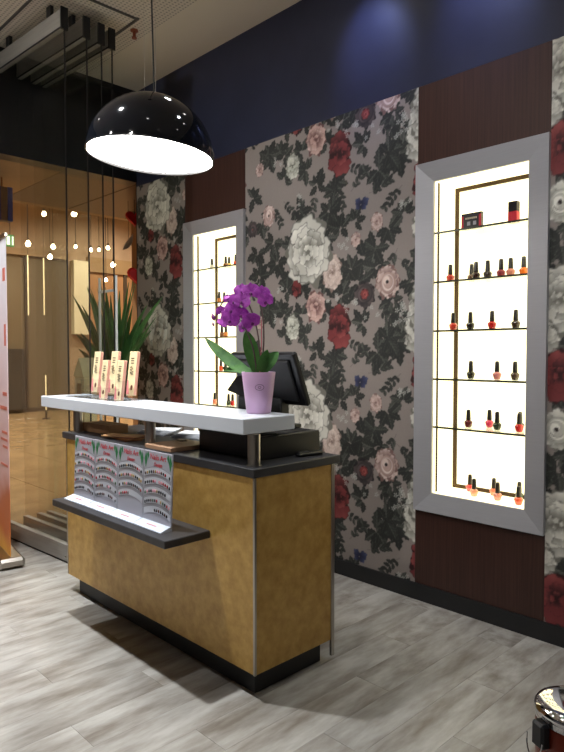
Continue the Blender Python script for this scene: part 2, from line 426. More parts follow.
WPM = mat('floral_wallpaper', (150, 140, 134), 0.62, spec=0.3); t = NT(WPM)
at = t.n('ShaderNodeVertexColor'); at.layer_name = 'print'; t.l(at.outputs['Color'], t.b.inputs['Base Color'])
def wallpaper(xa, xb, za, zb, step, du, dv, uo):
    nx = int((xb - xa) / step) + 1; nz = int((zb - za) / step) + 1
    xs = np.linspace(xa, xb, nx); zs = np.linspace(za, zb, nz)
    X, Z = np.meshgrid(xs, zs)
    co = np.zeros((nx * nz, 3), np.float32); co[:, 0] = X.ravel(); co[:, 2] = Z.ravel()
    i = np.arange(nz - 1)[:, None] * nx + np.arange(nx - 1)[None, :]; i = i.ravel()
    quads = np.stack([i, i + 1, i + nx + 1, i + nx], 1).astype(np.int32)
    me = bpy.data.meshes.new('floral_wallpaper'); me.vertices.add(nx * nz); me.vertices.foreach_set('co', co.ravel())
    nq = len(quads); me.loops.add(nq * 4); me.loops.foreach_set('vertex_index', quads.ravel()); me.polygons.add(nq)
    me.polygons.foreach_set('loop_start', np.arange(nq, dtype=np.int32) * 4)
    me.update(calc_edges=True)
    u = ((X.ravel() - uo + du) / RES).astype(int) % W_; v = ((Z.ravel() + dv) / RES).astype(int) % H_
    c = np.ones((nx * nz, 4), np.float32); c[:, :3] = LIN[v, u]
    ca = me.color_attributes.new('print', 'FLOAT_COLOR', 'POINT'); ca.data.foreach_set('color', c.ravel())
    me.materials.append(WPM)
    o = link('floral_wallpaper', me, wall); tag(o, 'dark floral wallpaper with cream peonies and red roses on taupe')
    B().box(xa, xb, .002, .02, za, zb).build('backing_board', mat('backing', (110, 100, 95), .8), wall)
wallpaper(N1[1], N2[0], .1, ZW, .005, 0, 0, -3.72)
wallpaper(X0, N1[0], .1, ZW, .006, 1.89, .52, -3.72)
wallpaper(N2[1], .9, .1, ZW, .007, 1.565, 0, N2[1])

# ------------------------------------------------------------------ display niches
SH = [2.207, 1.92, 1.634, 1.35, 1.066]
def niche(nx, label):
    a, b_ = nx; z0, z1 = NZ
    r = thing('display_niche', label, 'display case', (a, 0, z0), group='lit wall niches')
    W = b_ - a; H = z1 - z0; D = .25
    # mitred frame, slightly bevelled inwards
    o_, i_ = .0, IN
    P = [(0, 0), (W, 0), (W, H), (0, H)]; Q = [(i_, i_), (W - i_, i_), (W - i_, H - i_), (i_, H - i_)]
    for k in range(4):
        p, q, qi, pi = P[k], P[(k + 1) % 4], Q[(k + 1) % 4], Q[k]
        fr = [(p[0], -.024, p[1]), (q[0], -.024, q[1]), (qi[0], -.004, qi[1]), (pi[0], -.004, pi[1])]
        bk = [(x_, .012, z_) for x_, _, z_ in fr]
        B().add(fr + bk, [(0, 1, 2, 3), (7, 6, 5, 4), (0, 4, 5, 1), (1, 5, 6, 2), (2, 6, 7, 3), (3, 7, 4, 0)]).build('frame_bar', ALU, r)
    x0, x1, y0, y1 = i_, W - i_, i_, H - i_
    B().box(x0 - .004, x1 + .004, D, D + .02, y0, y1).build('back_panel', LIGHTP, r)
    B().box(x0 - .012, x0 - .002, .012, D, y0, y1).build('side_panel', LIGHTP, r)
    B().box(x1 + .002, x1 + .012, .012, D, y0, y1).build('side_panel', LIGHTP, r)
    B().box(x0, x1, .012, D, y1, y1 + .01).build('top_panel', LIGHTP, r)
    B().box(x0, x1, .012, D, y0 - .01, y0).build('base_panel', LIGHTP, r)
    e = .022
    for (xa, xb, za, zb) in ((x0, x0 + e, y0 + e, y1), (x1 - e, x1, y0 + e, y1)): B().box(xa, xb, D - .012, D, za, zb - e).build('corner_profile', BRASS, r)
    B().box(x0, x1, D - .012, D, y1 - e, y1).build('corner_profile', BRASS, r); B().box(x0, x1, D - .012, D, y0, y0 + e).build('corner_profile', BRASS, r)
    for xa in (x0 - .002, x1 - .001): B().box(xa, xa + .003, .045, .062, y0, y1).build('shelf_standard', BRASS, r)
    for z in SH:
        s_ = B().box(x0 + .001, x1 - .001, .012, D - .014, z - z0 - .006, z - z0).build('glass_shelf', SHELFG, r)
        B().box(x0 + .001, x1 - .001, .0095, .012, z - z0 - .0105, z - z0 + .0005).build('shelf_edge', GEDGE, s_)
    return r
niche(N2, 'large lit aluminium framed wall niche at right, nearest the camera')
niche(N1, 'lit aluminium framed wall niche at left, partly behind the orchid')

# ------------------------------------------------------------------ reception counter
cx0, cx1, cy0, cy1 = -3.755, -1.99, -1.46, -.966
ct = thing('reception_counter', 'ochre panelled reception counter with charcoal worktop and white raised shelf', 'counter', (-2.9, -1.2, 0))
def CB(*a): return B().cbox(a[0] + 2.9, a[1] + 2.9, a[2] + 1.2, a[3] + 1.2, a[4], a[5], a[6] if len(a) > 6 else .003)
CB(cx0, cx1, cy0, cy0 + .02, .108, .966, .001).build('front_panel', GOLD, ct)
CB(cx1 - .02, cx1, cy0 + .02, cy1, .108, .966, .001).build('end_panel', GOLD, ct)
CB(cx0, cx0 + .02, cy0 + .02, cy1, .108, .966, .001).build('end_panel', GOLD, ct)
CB(cx0 + .02, cx1 - .02, cy1 - .02, cy1, .108, .966, .001).build('rear_panel', CHARC, ct)
CB(cx0 + .02, cx1 - .02, cy0 + .02, cy1 - .02, .108, .125, .001).build('bottom_panel', CHARC, ct)
CB(cx1 - .008, cx1 + .004, cy0 - .004, cy0 + .008, .108, .966, .001).build('corner_strip', STEEL, ct)
CB(cx1 - .008, cx1 + .004, cy1, cy1 + .022, .03, .966, .001).build('corner_strip', STEEL, ct)
CB(cx0 - .003, cx0 + .006, cy0 - .003, cy0 + .006, .108, .966, .001).build('corner_strip', STEEL, ct)
CB(-3.68, -2.032, -1.422, -.995, 0, .108, .002).build('plinth', PLINTH, ct)
CB(-3.80, -1.985, -1.468, -.905, .966, 1.005, .003).build('worktop', CHARC, ct)
CB(-3.415, -2.298, -1.71, cy0, .644, .68, .003).build('display_ledge', CHARC, ct)
for px_ in (-2.055, -2.885, -3.71):
    M = Matrix.Translation((px_ + 2.9, -1.405 + 1.2, 0))
    p_ = B().lathe([(.0285, 1.005), (.0285, 1.145)], 24, M).build('post', STEEL, ct, True)
    B().lathe([(.034, 1.005), (.034, 1.009), (.029, 1.010)], 24, M).build('base_ring', STEEL, p_, True)
CB(-4.115, -2.055, -1.465, -1.147, 1.145, 1.215, .004).build('raised_shelf', WHITE, ct)

# ------------------------------------------------------------------ nail art charts on the ledge
BOARD = mat('chart_board', (172, 172, 182), .35); BANDM = mat('chart_white_band', (200, 203, 212), .4); RED = mat('chart_red_ink', (200, 40, 56), .5); GRN = mat('chart_green_ink', (40, 120, 72), .5); BASEW = mat('chart_white_base', (214, 222, 236), .3); LINE = mat('chart_grey_line', (150, 150, 158), .5)
NAILC = [mat('nail_black', (26, 22, 26), .3), mat('nail_red', (168, 36, 44), .3), mat('nail_pink', (222, 150, 164), .3), mat('nail_gold', (176, 140, 70), .3), mat('nail_green', (72, 96, 66), .3), mat('nail_brown', (90, 52, 44), .3)]
t1 = text_mesh('Nails Art', .037, shear=.1); t2 = text_mesh('Design', .026, shear=.25)
for me in (t1, t2): me.materials.clear(); me.materials.append(RED)
chart_lab = ['leftmost nail art sample chart on the counter ledge, farthest from the camera', 'second nail art sample chart from the left on the counter ledge', 'third nail art chart from left, lower rows of samples missing', 'rightmost nail art sample chart on the counter ledge, bottom row all black']
CW = .238; CHH = .342
rc = random.Random(4)
for i in range(4):
    r = thing('nail_art_chart', chart_lab[i], 'sample chart', (-3.375 + i * .2425, -1.60, .680), 0, 'nail art charts')
    tl = Matrix.Translation((0, 0, .012)) @ Matrix.Rotation(math.radians(-3), 4, 'X')   # leans back a little
    M = Matrix.Translation((0, .0, .010)) @ Matrix.Rotation(math.radians(-2.0), 4, 'X')
    bd = B().cbox(0, CW, 0, .006, 0, CHH, .001, M).build('board', BOARD, r)
    # white sloped foot
    B().add([(0, -.058, 0), (CW, -.058, 0), (CW, -.058, .004), (0, -.058, .004), (0, .006, 0), (CW, .006, 0), (CW, .006, .016), (0, .006, .016), (0, -.004, .020), (CW, -.004, .020)],
            [(0, 1, 2, 3), (3, 2, 9, 8), (8, 9, 6, 7), (7, 6, 5, 4), (0, 4, 5, 1), (0, 3, 8, 7, 4), (1, 5, 6, 9, 2)]).build('foot', BASEW, r)
    bb_ = B()
    for k in range(7): bb_.box(CW * .34 + k * .0115, CW * .34 + k * .0115 + .008, -.0325, -.0245, .0126, .0138, Matrix.Rotation(0, 4, 'X'))
    bb_.build('foot_print', mat('chart_red_small', (214, 120, 130), .5), r)
    R2 = M @ Matrix.Translation((CW / 2, -.0012, .302)) @ Matrix.Rotation(PI / 2, 4, 'X')
    for me, dz in ((t1, 0), (t2, -.034)):
        o = link('lettering', me, r); o.matrix_local = M @ Matrix.Translation((CW / 2, -.0008, .314 + dz)) @ Matrix.Rotation(PI / 2, 4, 'X')
    for sx in (0, 1):
        g = B()
        for (dx, dz, hw, hh) in ((.016, .30, .013, .042), (.034, .322, .010, .022)):
            xx = dx if sx == 0 else CW - dx
            g.add([M @ Vector((xx, -.001, dz - hh)), M @ Vector((xx + hw, -.001, dz)), M @ Vector((xx, -.001, dz + hh * .8)), M @ Vector((xx - hw, -.001, dz))], [(0, 1, 2, 3)])
        g.build('green_leaf_print', GRN, r)
    rows = 5
    for k in range(rows):
        zc = .225 - k * .046; half = False
        ban = B(); n = 16
        vs = []; fs = []
        for j in range(n + 1):
            q = j / n; xx = .006 + q * (CW - .012); arc = .022 * (1 - (2 * q - 1) ** 2)
            for zz in (zc - .010 + arc, zc + .024 + arc): vs.append(M @ Vector((xx, -.0015, zz)))
        fs = [(2 * j, 2 * j + 2, 2 * j + 3, 2 * j + 1) for j in range(n)]
        if not (i == 2 and k >= 3 and k == 4):
            rw = B().add(vs, fs).build('sample_row', BANDM, r)
            ed = B()
            for j in range(n):
                a_, b__ = vs[2 * j + 1], vs[2 * j + 3]; ed.add([a_, b__, b__ + Vector((0, -.0006, -.003)), a_ + Vector((0, -.0006, -.003))], [(0, 1, 2, 3)])
            ed.build('row_line', LINE, rw)
            nails = {}
            for j in range(13):
                if rc.random() < .12: continue
                if i == 2 and k == 3 and j > 5: continue
                if i == 3 and k == 4 and j < 4: continue
                q = (j + .7) / 13.4; xx = .006 + q * (CW - .012); arc = .022 * (1 - (2 * q - 1) ** 2)
                c = rc.choice([0, 0, 0, 1, 2, 3, 4, 5] if k != 4 else [0, 0, 0, 5]) if not (i == 3 and k == 1) else rc.choice([1, 2, 2, 1, 0])
                nb = nails.setdefault(c, B())
                nb.lathe([(.0048, 0), (.0042, .003), (.0016, .004)], 8, M @ Matrix.Translation((xx, -.0016, zc + .001 + arc)) @ Matrix.Rotation(PI / 2, 4, 'X') @ Matrix.Diagonal((1, 1.7, 1, 1)))
            for c, nb in nails.items(): tag(nb.build('nail_samples', NAILC[c], rw), kind='stuff')

# ------------------------------------------------------------------ leaflet boxes in acrylic stand on the white shelf
CREAMB = noise_mat('cream_carton', (224, 204, 160), (234, 216, 176), ns=12, rough=.5); PINKB = mat('pink_carton_side', (214, 158, 138), .5); INK = mat('dark_ink', (52, 44, 38), .5); BRN = mat('brown_print', (96, 54, 38), .5); PKP = mat('pink_print', (216, 130, 130), .5)
def carton(loc, h, wd, rz, label):
    r = thing('slim_carton', label, 'box', loc, rz, 'slim printed cartons on the shelf')
    M = Matrix.Rotation(math.radians(-7), 4, 'X')
    b = B().cbox(-wd / 2, wd / 2, 0, .022, 0, h, .0015, M).build('carton_body', CREAMB, r)
    B().box(wd / 2 - .0003, wd / 2 + .0008, .001, .021, .003, h - .003, M).build('side_print', PINKB, r)
    for k in range(3): B().box(-wd * .22, wd * .18, -.001, 0, h * (.72 + .055 * k), h * (.72 + .055 * k) + h * .022, M).build('dark_bar', INK, r)
    B().tube([M @ Vector((wd * .25 * math.sin(k * 1.9) - .002, -.0015, h * (.46 + .02 * k))) for k in range(11)], .0014, 5).build('script_print', INK, r)
    vs = [M @ Vector((wd * .16 + wd * .15 * math.cos(a), -.0012, h * .17 + h * .06 * math.sin(a))) for a in [2 * PI * k / 12 for k in range(12)]]
    vs2 = [v + Vector((0, .0012, 0)) for v in vs]
    B().add(vs + vs2, [tuple(range(12)), tuple(range(23, 11, -1))] + [(k, (k + 1) % 12, 12 + (k + 1) % 12, 12 + k) for k in range(12)]).build('flower_print', BRN, r)
    vs = [M @ Vector(p) for p in ((-wd / 2 + .001, -.0009, .004), (-wd * .1, -.0009, .004), (-wd * .3, -.0009, h * .32), (-wd / 2 + .001, -.0009, h * .36))]
    B().add(vs, [(0, 1, 2, 3)]).build('pink_print', PKP, r)
sz = 1.2155
carton((-3.555, -1.325, sz + .003), .240, .062, 0.05, 'front left slim cream carton of the group on white shelf')
carton((-3.368, -1.325, sz + .003), .240, .070, 0.05, 'front right slim cream carton of the group on white shelf')
carton((-3.850, -1.222, sz + .028), .268, .075, 0.05, 'tall cream carton at back left of the group on shelf')
carton((-3.625, -1.222, sz + .028), .27, .075, 0.05, 'tall cream carton in the middle of the back row on shelf')
carton((-3.400, -1.222, sz + .028), .268, .080, 0.05, 'tall cream carton with brown flower at back right of group')
ah = thing('acrylic_holder', 'clear stepped acrylic leaflet stand holding cartons on white shelf', 'stand', (-3.62, -1.27, sz))
B().box(-.34, .32, -.11, -.016, 0, .003).build('base_plate', ACRYL, ah)
B().box(-.34, .32, -.014, .11, 0, .027).build('rear_step', ACRYL, ah)
B().box(-.34, .32, -.082, -.079, .003, .075).build('front_lip', ACRYL, ah)
for xx in (-.16, -.26, .0, .14, .30): B().box(xx, xx + .003, -.078, -.016, .003, .12).build('divider', ACRYL, ah)

# ------------------------------------------------------------------ orchid
oc = thing('potted_orchid', 'magenta orchid in pale lilac pot on end of white shelf', 'plant', (-2.215, -1.232, 1.2155))
LILAC = mat('lilac_ceramic', (206, 168, 206), .35)
pot = B().lathe([(.054, 0), (.058, .004), (.0805, .192), (.0800, .195), (.076, .195), (.072, .19), (.064, .16)], 36).build('pot', LILAC, oc, True)
em = B()
vdir = Vector((0 + 2.255, -3.238 + 1.225, 0)).normalized(); sdir = Vector((-vdir.y, vdir.x, 0))
def potpt(ang, z, out=.0012):
    d = (vdir * math.cos(ang) + sdir * math.sin(ang)); rr = .058 + (.0805 - .058) * (z - .004) / .188 + out
    return d * rr + Vector((0, 0, z))
em.tube([potpt(.28 * math.cos(a) + .05, .125 + .0135 * math.sin(a)) for a in [2 * PI * k / 20 for k in range(21)]], .0011, 5)
em.tube([potpt(.09 * math.cos(a) + .05, .125 + .005 * math.sin(a)) for a in [2 * PI * k / 10 for k in range(11)]], .0011, 5)
em.build('emblem', mat('emblem_grey', (96, 70, 100), .5), pot)
B().lathe([(.0, .162), (.066, .165), (.066, .170), (.03, .178), (.0, .18)], 20, cap=False).build('bark_soil', noise_mat('bark', (60, 44, 32), (96, 74, 54), ns=80, rough=.9), oc)
OLEAF = noise_mat('orchid_leaf', (44, 84, 40), (70, 112, 54), ns=14, rough=.6, spec=.15)
def curve3(a, b, c, n):
    a, b, c = Vector(a), Vector(b), Vector(c)
    return [a * (1 - t) ** 2 + b * 2 * t * (1 - t) + c * t * t for t in [i / n for i in range(n + 1)]]
for (tip, mid, wd) in (((-.385, -.02, .360), (-.14, -.01, .195), .032), ((-.055, -.03, .390), (-.03, -.02, .30), .034), ((.062, -.0, .30), (.03, -.01, .22), .026), ((-.225, -.03, .196), (-.11, -.03, .225), .026), ((.03, .10, .29), (.02, .04, .24), .03)):
    pts = curve3((tip[0] * .06, tip[1] * .1, .175), mid, tip, 12)
    ws = [wd * max(.06, math.sin(PI * min(1, (.15 + .85 * i / 12)) ** 1.35) ** .6) if i < 12 else wd * .08 for i in range(13)]
    d = Vector(tip).normalized(); sd = Vector((fh.y, -fh.x, 0)) if abs(tip[0]) < .1 else Vector((0, 0.75, .65))
    B().strap(pts, ws, sd, .003, .25).build('leaf', OLEAF, oc, True)
STEMM = mat('orchid_stem', (70, 44, 50), .5); PUR = noise_mat('orchid_petal', (138, 34, 150), (182, 76, 192), ns=30, rough=.55); LIPM = mat('orchid_lip', (96, 10, 96), .4); BUDM = mat('orchid_bud', (120, 34, 118), .5)
st1 = [(-.01, .0, .175), (.0, .005, .30), (-.02, .0, .42), (-.07, -.01, .53), (-.14, -.015, .57), (-.22, -.01, .56), (-.29, 0, .52), (-.335, 0, .46)]
st2 = [(.012, .0, .175), (.035, .0, .32), (.03, .0, .45), (-.0, -.005, .55), (-.05, -.01, .585)]
st3 = [(.0, -.01, .175), (-.015, -.02, .3), (-.06, -.03, .40), (-.13, -.02, .46), (-.22, -.005, .45)]
for st in (st1, st2, st3):
    pts = []
    for i in range(len(st) - 1):
        for k in range(4):
            t_ = k / 4; p0, p1, p2, p3 = [Vector(st[max(0, min(len(st) - 1, i + j))]) for j in (-1, 0, 1, 2)]
            pts.append(.5 * ((2 * p1) + (p2 - p0) * t_ + (2 * p0 - 5 * p1 + 4 * p2 - p3) * t_ ** 2 + (3 * p1 - p0 - 3 * p2 + p3) * t_ ** 3))
    pts.append(Vector(st[-1])); B().tube(pts, .0034, 6).build('stem', STEMM, oc, True)
B().tube([(.012, -.006, .17), (.03, -.008, .33), (.028, -.008, .44)], .0022, 5).build('support_stick', mat('red_stick', (170, 70, 90), .5), oc)
def flower_meshes(seed):
    rr = random.Random(seed); b = B()
    def pet(ang, L, Wd, cup):
        n = 7; vs = [(0, 0, 0)]; m = 5
        rows_ = []
        for i in range(1, n + 1):
            t_ = i / n; w_ = Wd * math.sin(PI * min(.97, t_) ** .85) ** .7 if i < n else Wd * .12
            row_ = []
            for k in range(m):
                q = (k - 2) / 2; x_ = L * t_; y_ = w_ * q; z_ = cup * L * (t_ ** 2) - abs(q) ** 2 * .12 * Wd + .002 * math.sin(7 * t_ + q * 3)
                row_.append(len(vs)); vs.append((x_ * math.cos(ang) - y_ * math.sin(ang), x_ * math.sin(ang) + y_ * math.cos(ang), z_))
            rows_.append(row_)
        fs = [(0, rows_[0][k], rows_[0][k + 1]) for k in range(m - 1)]
        for i in range(n - 1):
            for k in range(m - 1): fs.append((rows_[i][k], rows_[i + 1][k], rows_[i + 1][k + 1], rows_[i][k + 1]))
        N = len(vs); back = [(x_, y_, z_ - .0012) for x_, y_, z_ in vs]
        b.add(vs + back, fs + [tuple(N + j for j in reversed(f)) for f in fs])
    for a in (PI / 2, PI / 2 + 2.2, PI / 2 - 2.2): pet(a + rr.uniform(-.1, .1), .040, .0155, rr.uniform(-.1, .15))
    for a in (.12, PI - .12): pet(a + rr.uniform(-.1, .1), .044, .030, rr.uniform(-.05, .25))
    lip = B().lathe([(.001, .0), (.006, .004), (.008, .012), (.004, .018), (.001, .02)], 8, Matrix.Translation((0, -.006, 0)) @ Matrix.Rotation(.5, 4, 'X'))
    return b.mesh('flower'), lip.mesh('lip')
FM = [flower_meshes(k) for k in range(4)]
for fm, lm in FM: fm.materials.append(PUR); lm.materials.append(LIPM)
FL = [(-.081,-.031,.581),(-.021,-.03,.574),(.070,-.020,.529),(-.163,-.02,.556),(-.112,-.05,.535),(-.143,-.044,.496),(-.075,-.049,.469),(-.235,-.01,.438),(-.151,-.045,.447),(-.018,-.031,.434),(-.105,.01,.415),(-.215,-.012,.553),(-.287,.0,.500),(-.19,-.03,.465),(.035,-.01,.565),(-.05,-.06,.53)]
vd = Vector((2.25, -2.0, .12)).normalized()
rf = random.Random(11)
for i, p in enumerate(FL):
    fm, lm = FM[i % 4]
    d = (vd + Vector((rf.uniform(-.7, .7), rf.uniform(-.6, .6), rf.uniform(-.5, .35)))).normalized()
    q = d.to_track_quat('Z', 'Y').to_matrix().to_4x4() @ Matrix.Rotation(rf.uniform(-.4, .4), 4, 'Z')
    sc = rf.uniform(.85, 1.12) if i not in (11, 12) else .6
    o = link('flower', fm, oc, True); o.matrix_local = Matrix.Translation(p) @ q @ Matrix.Scale(sc, 4)
    l_ = link('lip', lm, o, True)
for p, s_ in (((-.330, -.012, .466), 1.3), ((-.347, .001, .431), .8), ((-.315, 0, .49), 1.0)):
    B().lathe([(.0005, -.016 * s_), (.007 * s_, -.008 * s_), (.008 * s_, .002 * s_), (.004 * s_, .013 * s_), (.0005, .018 * s_)], 10, Matrix.Translation(p) @ Matrix.Rotation(-.5, 4, 'Y')).build('bud', BUDM, oc, True)

# ------------------------------------------------------------------ cash drawer, till screen, papers
cd = thing('cash_drawer', 'black cash drawer box on charcoal worktop under till screen', 'cash drawer', (-2.36, -1.09, 1.0055))
B().cbox(-.235, .235, -.21, .19, .0, .108, .004).build('drawer_body', BLACKP, cd)
B().cbox(-.228, .228, .19, .198, .01, .098, .002).build('drawer_front', mat('black_metal_face', (22, 23, 26), .3), cd)
B().box(-.2, .2, -.18, .16, .1081, .1095).build('rubber_mat', mat('rubber', (24, 24, 26), .8), cd)
ts = thing('till_screen', 'black touch screen till leaning back on the cash drawer', 'till', (-2.34, -1.0, 1.1155))
M = Matrix.Translation((.0, .055, .13)) @ Matrix.Rotation(math.radians(22), 4, 'X')
B().cbox(-.272, .205, -.032, .0, -.0, .285, .008, M).build('screen_housing', BLACKP, ts)
B().cbox(-.262, .195, .0005, .004, .012, .273, .001, M).build('screen_glass', mat('screen_black', (8, 9, 12), .08), ts)
B().cbox(-.22, .165, -.046, -.033, .03, .25, .006, M).build('rear_cover', mat('black_matt_plastic', (20, 21, 25), .5), ts)
B().cbox(-.09, .09, -.09, .10, 0, .02, .004).build('foot', BLACKP, ts)
B().cbox(-.05, .05, -.01, .05, .02, .155, .006).build('neck', BLACKP, ts)
M = Matrix.Translation((-.245, -.04, .0)) @ Matrix.Rotation(math.radians(0), 4, 'Z')
B().add([M @ Vector(p) for p in ((-.04, -.05, .185), (.12, -.05, .150), (.12, .07, .150), (-.04, .07, .185), (.03, -.04, .262), (.12, -.04, .27), (.12, .06, .27), (.03, .06, .262))],
        [(3, 2, 1, 0), (4, 5, 6, 7), (0, 1, 5, 4), (1, 2, 6, 5), (2, 3, 7, 6), (3, 0, 4, 7)]).build('card_reader', BLACKP, ts)
B().cbox(-.215, -.14, -.075, .02, .0, .16, .006).build('reader_post', BLACKP, ts)
sp = thing('handset', 'flat black handset lying on right end of worktop', 'handset', (-2.075, -1.03, 1.0055), math.radians(82))
B().cbox(-.075, .075, -.02, .02, 0, .018, .006).build('handset_body', BLACKP, sp)
B().cbox(-.066, .0, -.015, .015, .018, .021, .001).build('key_pad', mat('grey_keys', (34, 34, 38), .4), sp)
CARD = noise_mat('brown_cardboard', (158, 118, 82), (172, 130, 92), ns=7, rough=.75)
bx = thing('cardboard_box', 'long brown cardboard box at left end of the worktop', 'box', (-3.60, -1.28, 1.0055), .06)
B().cbox(-.15, .15, -.07, .07, 0, .055, .002).build('box_body', CARD, bx); B().box(-.15, .15, -.005, .005, .0551, .0556).build('tape', mat('tape', (150, 116, 78), .3), bx)
fd = thing('clipboard', 'brown wooden clipboard at the worktop front edge beside cash drawer', 'clipboard', (-2.765, -1.35, 1.0055), .0)
B().cbox(-.08, .155, -.112, .14, 0, .022, .002).build('board', mat('tan_board', (176, 138, 108), .6), fd); B().box(-.06, .0, .07, .095, .0221, .03).build('clip', STEEL, fd)
PAPER = mat('white_paper', (216, 220, 226), .6)
for k, (x_, y_, z_, rz, l_) in enumerate([(-3.02, -1.03, 1.006, .25, 'sheaf of white papers behind middle post on the worktop'), (-2.77, -1.02, 1.006, -.05, 'stack of white papers next to the black cash drawer'), (-3.30, -1.09, 1.006, .3, 'white leaflets lying fanned on orange papers left of middle post')]):
    p_ = thing('paper_stack', l_, 'papers', (x_, y_, z_), rz, 'papers on the worktop')
    for j in range(4): B().box(-.105 + .01 * j, .105 + .01 * j, -.075, .075, j * .007, j * .007 + .006, Matrix.Rotation(.12 * j, 4, 'Z')).build('sheet', PAPER, p_)
p_ = thing('leaflet_fan', 'fanned orange and brown leaflets on the worktop near cardboard box', 'leaflets', (-3.20, -1.36, 1.0055), .1)
for j, c in enumerate([(150, 92, 52), (176, 120, 70), (132, 70, 44), (196, 150, 104)]):
    B().box(-.14, .10, -.05, .05, j * .006, j * .006 + .005, Matrix.Rotation(-.25 + .2 * j, 4, 'Z')).build('leaflet', mat('leaflet_%d' % j, c, .5), p_)

# ------------------------------------------------------------------ pendant lamp
LX, LY, LZ, LR = -2.955, -1.345, 2.555, .340
pl = thing('pendant_lamp', 'glossy black dome pendant lamp glowing white, over the counter', 'lamp', (LX, LY, LZ))
TILT = Matrix.Rotation(math.radians(4.0), 4, fh)
LH = LR * .95
prof = [(LR * math.cos(a), LH * math.sin(a)) for a in [PI / 2 * k / 18 for k in range(19)]]
prof[-1] = (.012, prof[-1][1])
inner = [(max(.01, r - .006), z - .006 * (z > .01)) for r, z in prof]
B().lathe(prof + list(reversed(inner)), 64, TILT, cap=False).build('dome_shade', BLACKG, pl, True)
B().lathe([(LR - .0065, .0), (LR + .002, -.002), (LR + .002, .006), (LR + .0005, .006)], 64, TILT, cap=False).build('rim', mat('rim_black', (30, 31, 34), .25), pl, True)
PEND = mat('pendant_diffuser', (255, 255, 255), .5, emit=(255, 250, 244), es=E_PEND)
B().lathe([(.0, .012), (LR - .01, .012), (LR - .01, .016), (0, .016)], 64, TILT, cap=False).build('diffuser', PEND, pl)
B().lathe([(.008, LH - .02), (.03, LH - .006), (.028, LH + .002), (.012, LH + .012), (.004, LH + .03)], 20, TILT).build('cap', BLACKP, pl, True)
B().tube([TILT @ Vector((0, 0, LH)), (.0, .0, ZC - LZ - .002)], .0045, 8).build('cable', SEAL, pl)
for s_ in (-1, 1): B().tube([(rt.x * .03 * s_, rt.y * .03 * s_, LR), (rt.x * .03 * s_, rt.y * .03 * s_, ZC - LZ - .02)], .0008, 5).build('suspension_wire', STEEL, pl)
B().lathe([(.05, ZC - LZ - .03), (.05, ZC - LZ - .001)], 20).build('ceiling_rose', BLACKP, pl)

# ------------------------------------------------------------------ ceiling spots with fixtures; the rearmost row is added fill
def spot(x_, y_, power, label, size=85, blend=.7, col=(1, .97, .93), aim=None, rad=.06):
    r = thing('ceiling_spot', label, 'spotlight', (x_, y_, ZC - .001), group='recessed ceiling spots')
    B().lathe([(.045, -.004), (.06, -.006), (.062, 0), (.045, 0)], 24, cap=False).build('trim_ring', mat('spot_ring', (200, 200, 200), .3), r, True)
    B().lathe([(0.0, -.002), (.045, -.002)], 24, cap=False).build('lens', mat('spot_lens', (255, 255, 255), .4, emit=(255, 250, 244), es=18), r)
    ld = bpy.data.lights.new('spot_beam', 'SPOT'); ld.energy = power; ld.spot_size = math.radians(size); ld.spot_blend = blend; ld.shadow_soft_size = rad; ld.color = col
    lo = bpy.data.objects.new('spot_beam', ld); COL.objects.link(lo); lo.parent = r; lo.location = (0, 0, -.02)
    if aim: lo.rotation_euler = Vector(aim).to_track_quat('-Z', 'Y').to_euler()
for x_, l_ in ((-3.25, 'ceiling spot near the feature wall above the till'), (-2.1, 'ceiling spot near the feature wall by large niche'), (-.9, 'ceiling spot near the feature wall at right end')):
    spot(x_, -.75, P_WALL, l_, 95, .8, (.86, .92, 1))
for x_, tx in ((-2.55, -2.52), (-1.78, -1.76)):
    spot(x_, -.45, 42, 'bluish ceiling spot grazing the navy wall ' + ('above the floral panel' if x_ < -2 else 'above the large niche'), 58, 1.0, (.38, .46, 1), (tx - x_, .45, -.50))
for x_, k_, l_ in ((-4.6, 1.3, 'ceiling spot over the floor beside glass panels'), (-3.25, 2.25, 'ceiling spot over the floor before the charts'), (-1.9, .18, 'ceiling spot over the counter corner'), (-.6, .12, 'ceiling spot over the floor by the bin')):
    spot(x_, -2.15, P_FRONT * k_, l_, 78, .9, (.95, .98, 1))
for x_, tx, k_, l_ in ((-3.6, -4.6, 1.3, 'rear ceiling spot at left behind camera'), (-1.6, -2.6, 1.0, 'rear ceiling spot right behind the camera'), (.4, -1.2, .8, 'rear ceiling spot at far right')):
    spot(x_, -4.2, P_REAR * k_, l_, 62, 1.0, (1, .97, .93), (tx - x_, 4.2, -1.75), .08)

for x_, l_ in ((-3.2, 'added rear fill spot at left, out of view'), (-1.0, 'added rear fill spot in the middle, out of view'), (1.0, 'added rear fill spot at right, out of view')):
    spot(x_, -5.0, P_BACK, l_, 72, .7, (1, .95, .88), None, .08)  # added out of view so light off the floor brightens the ceiling

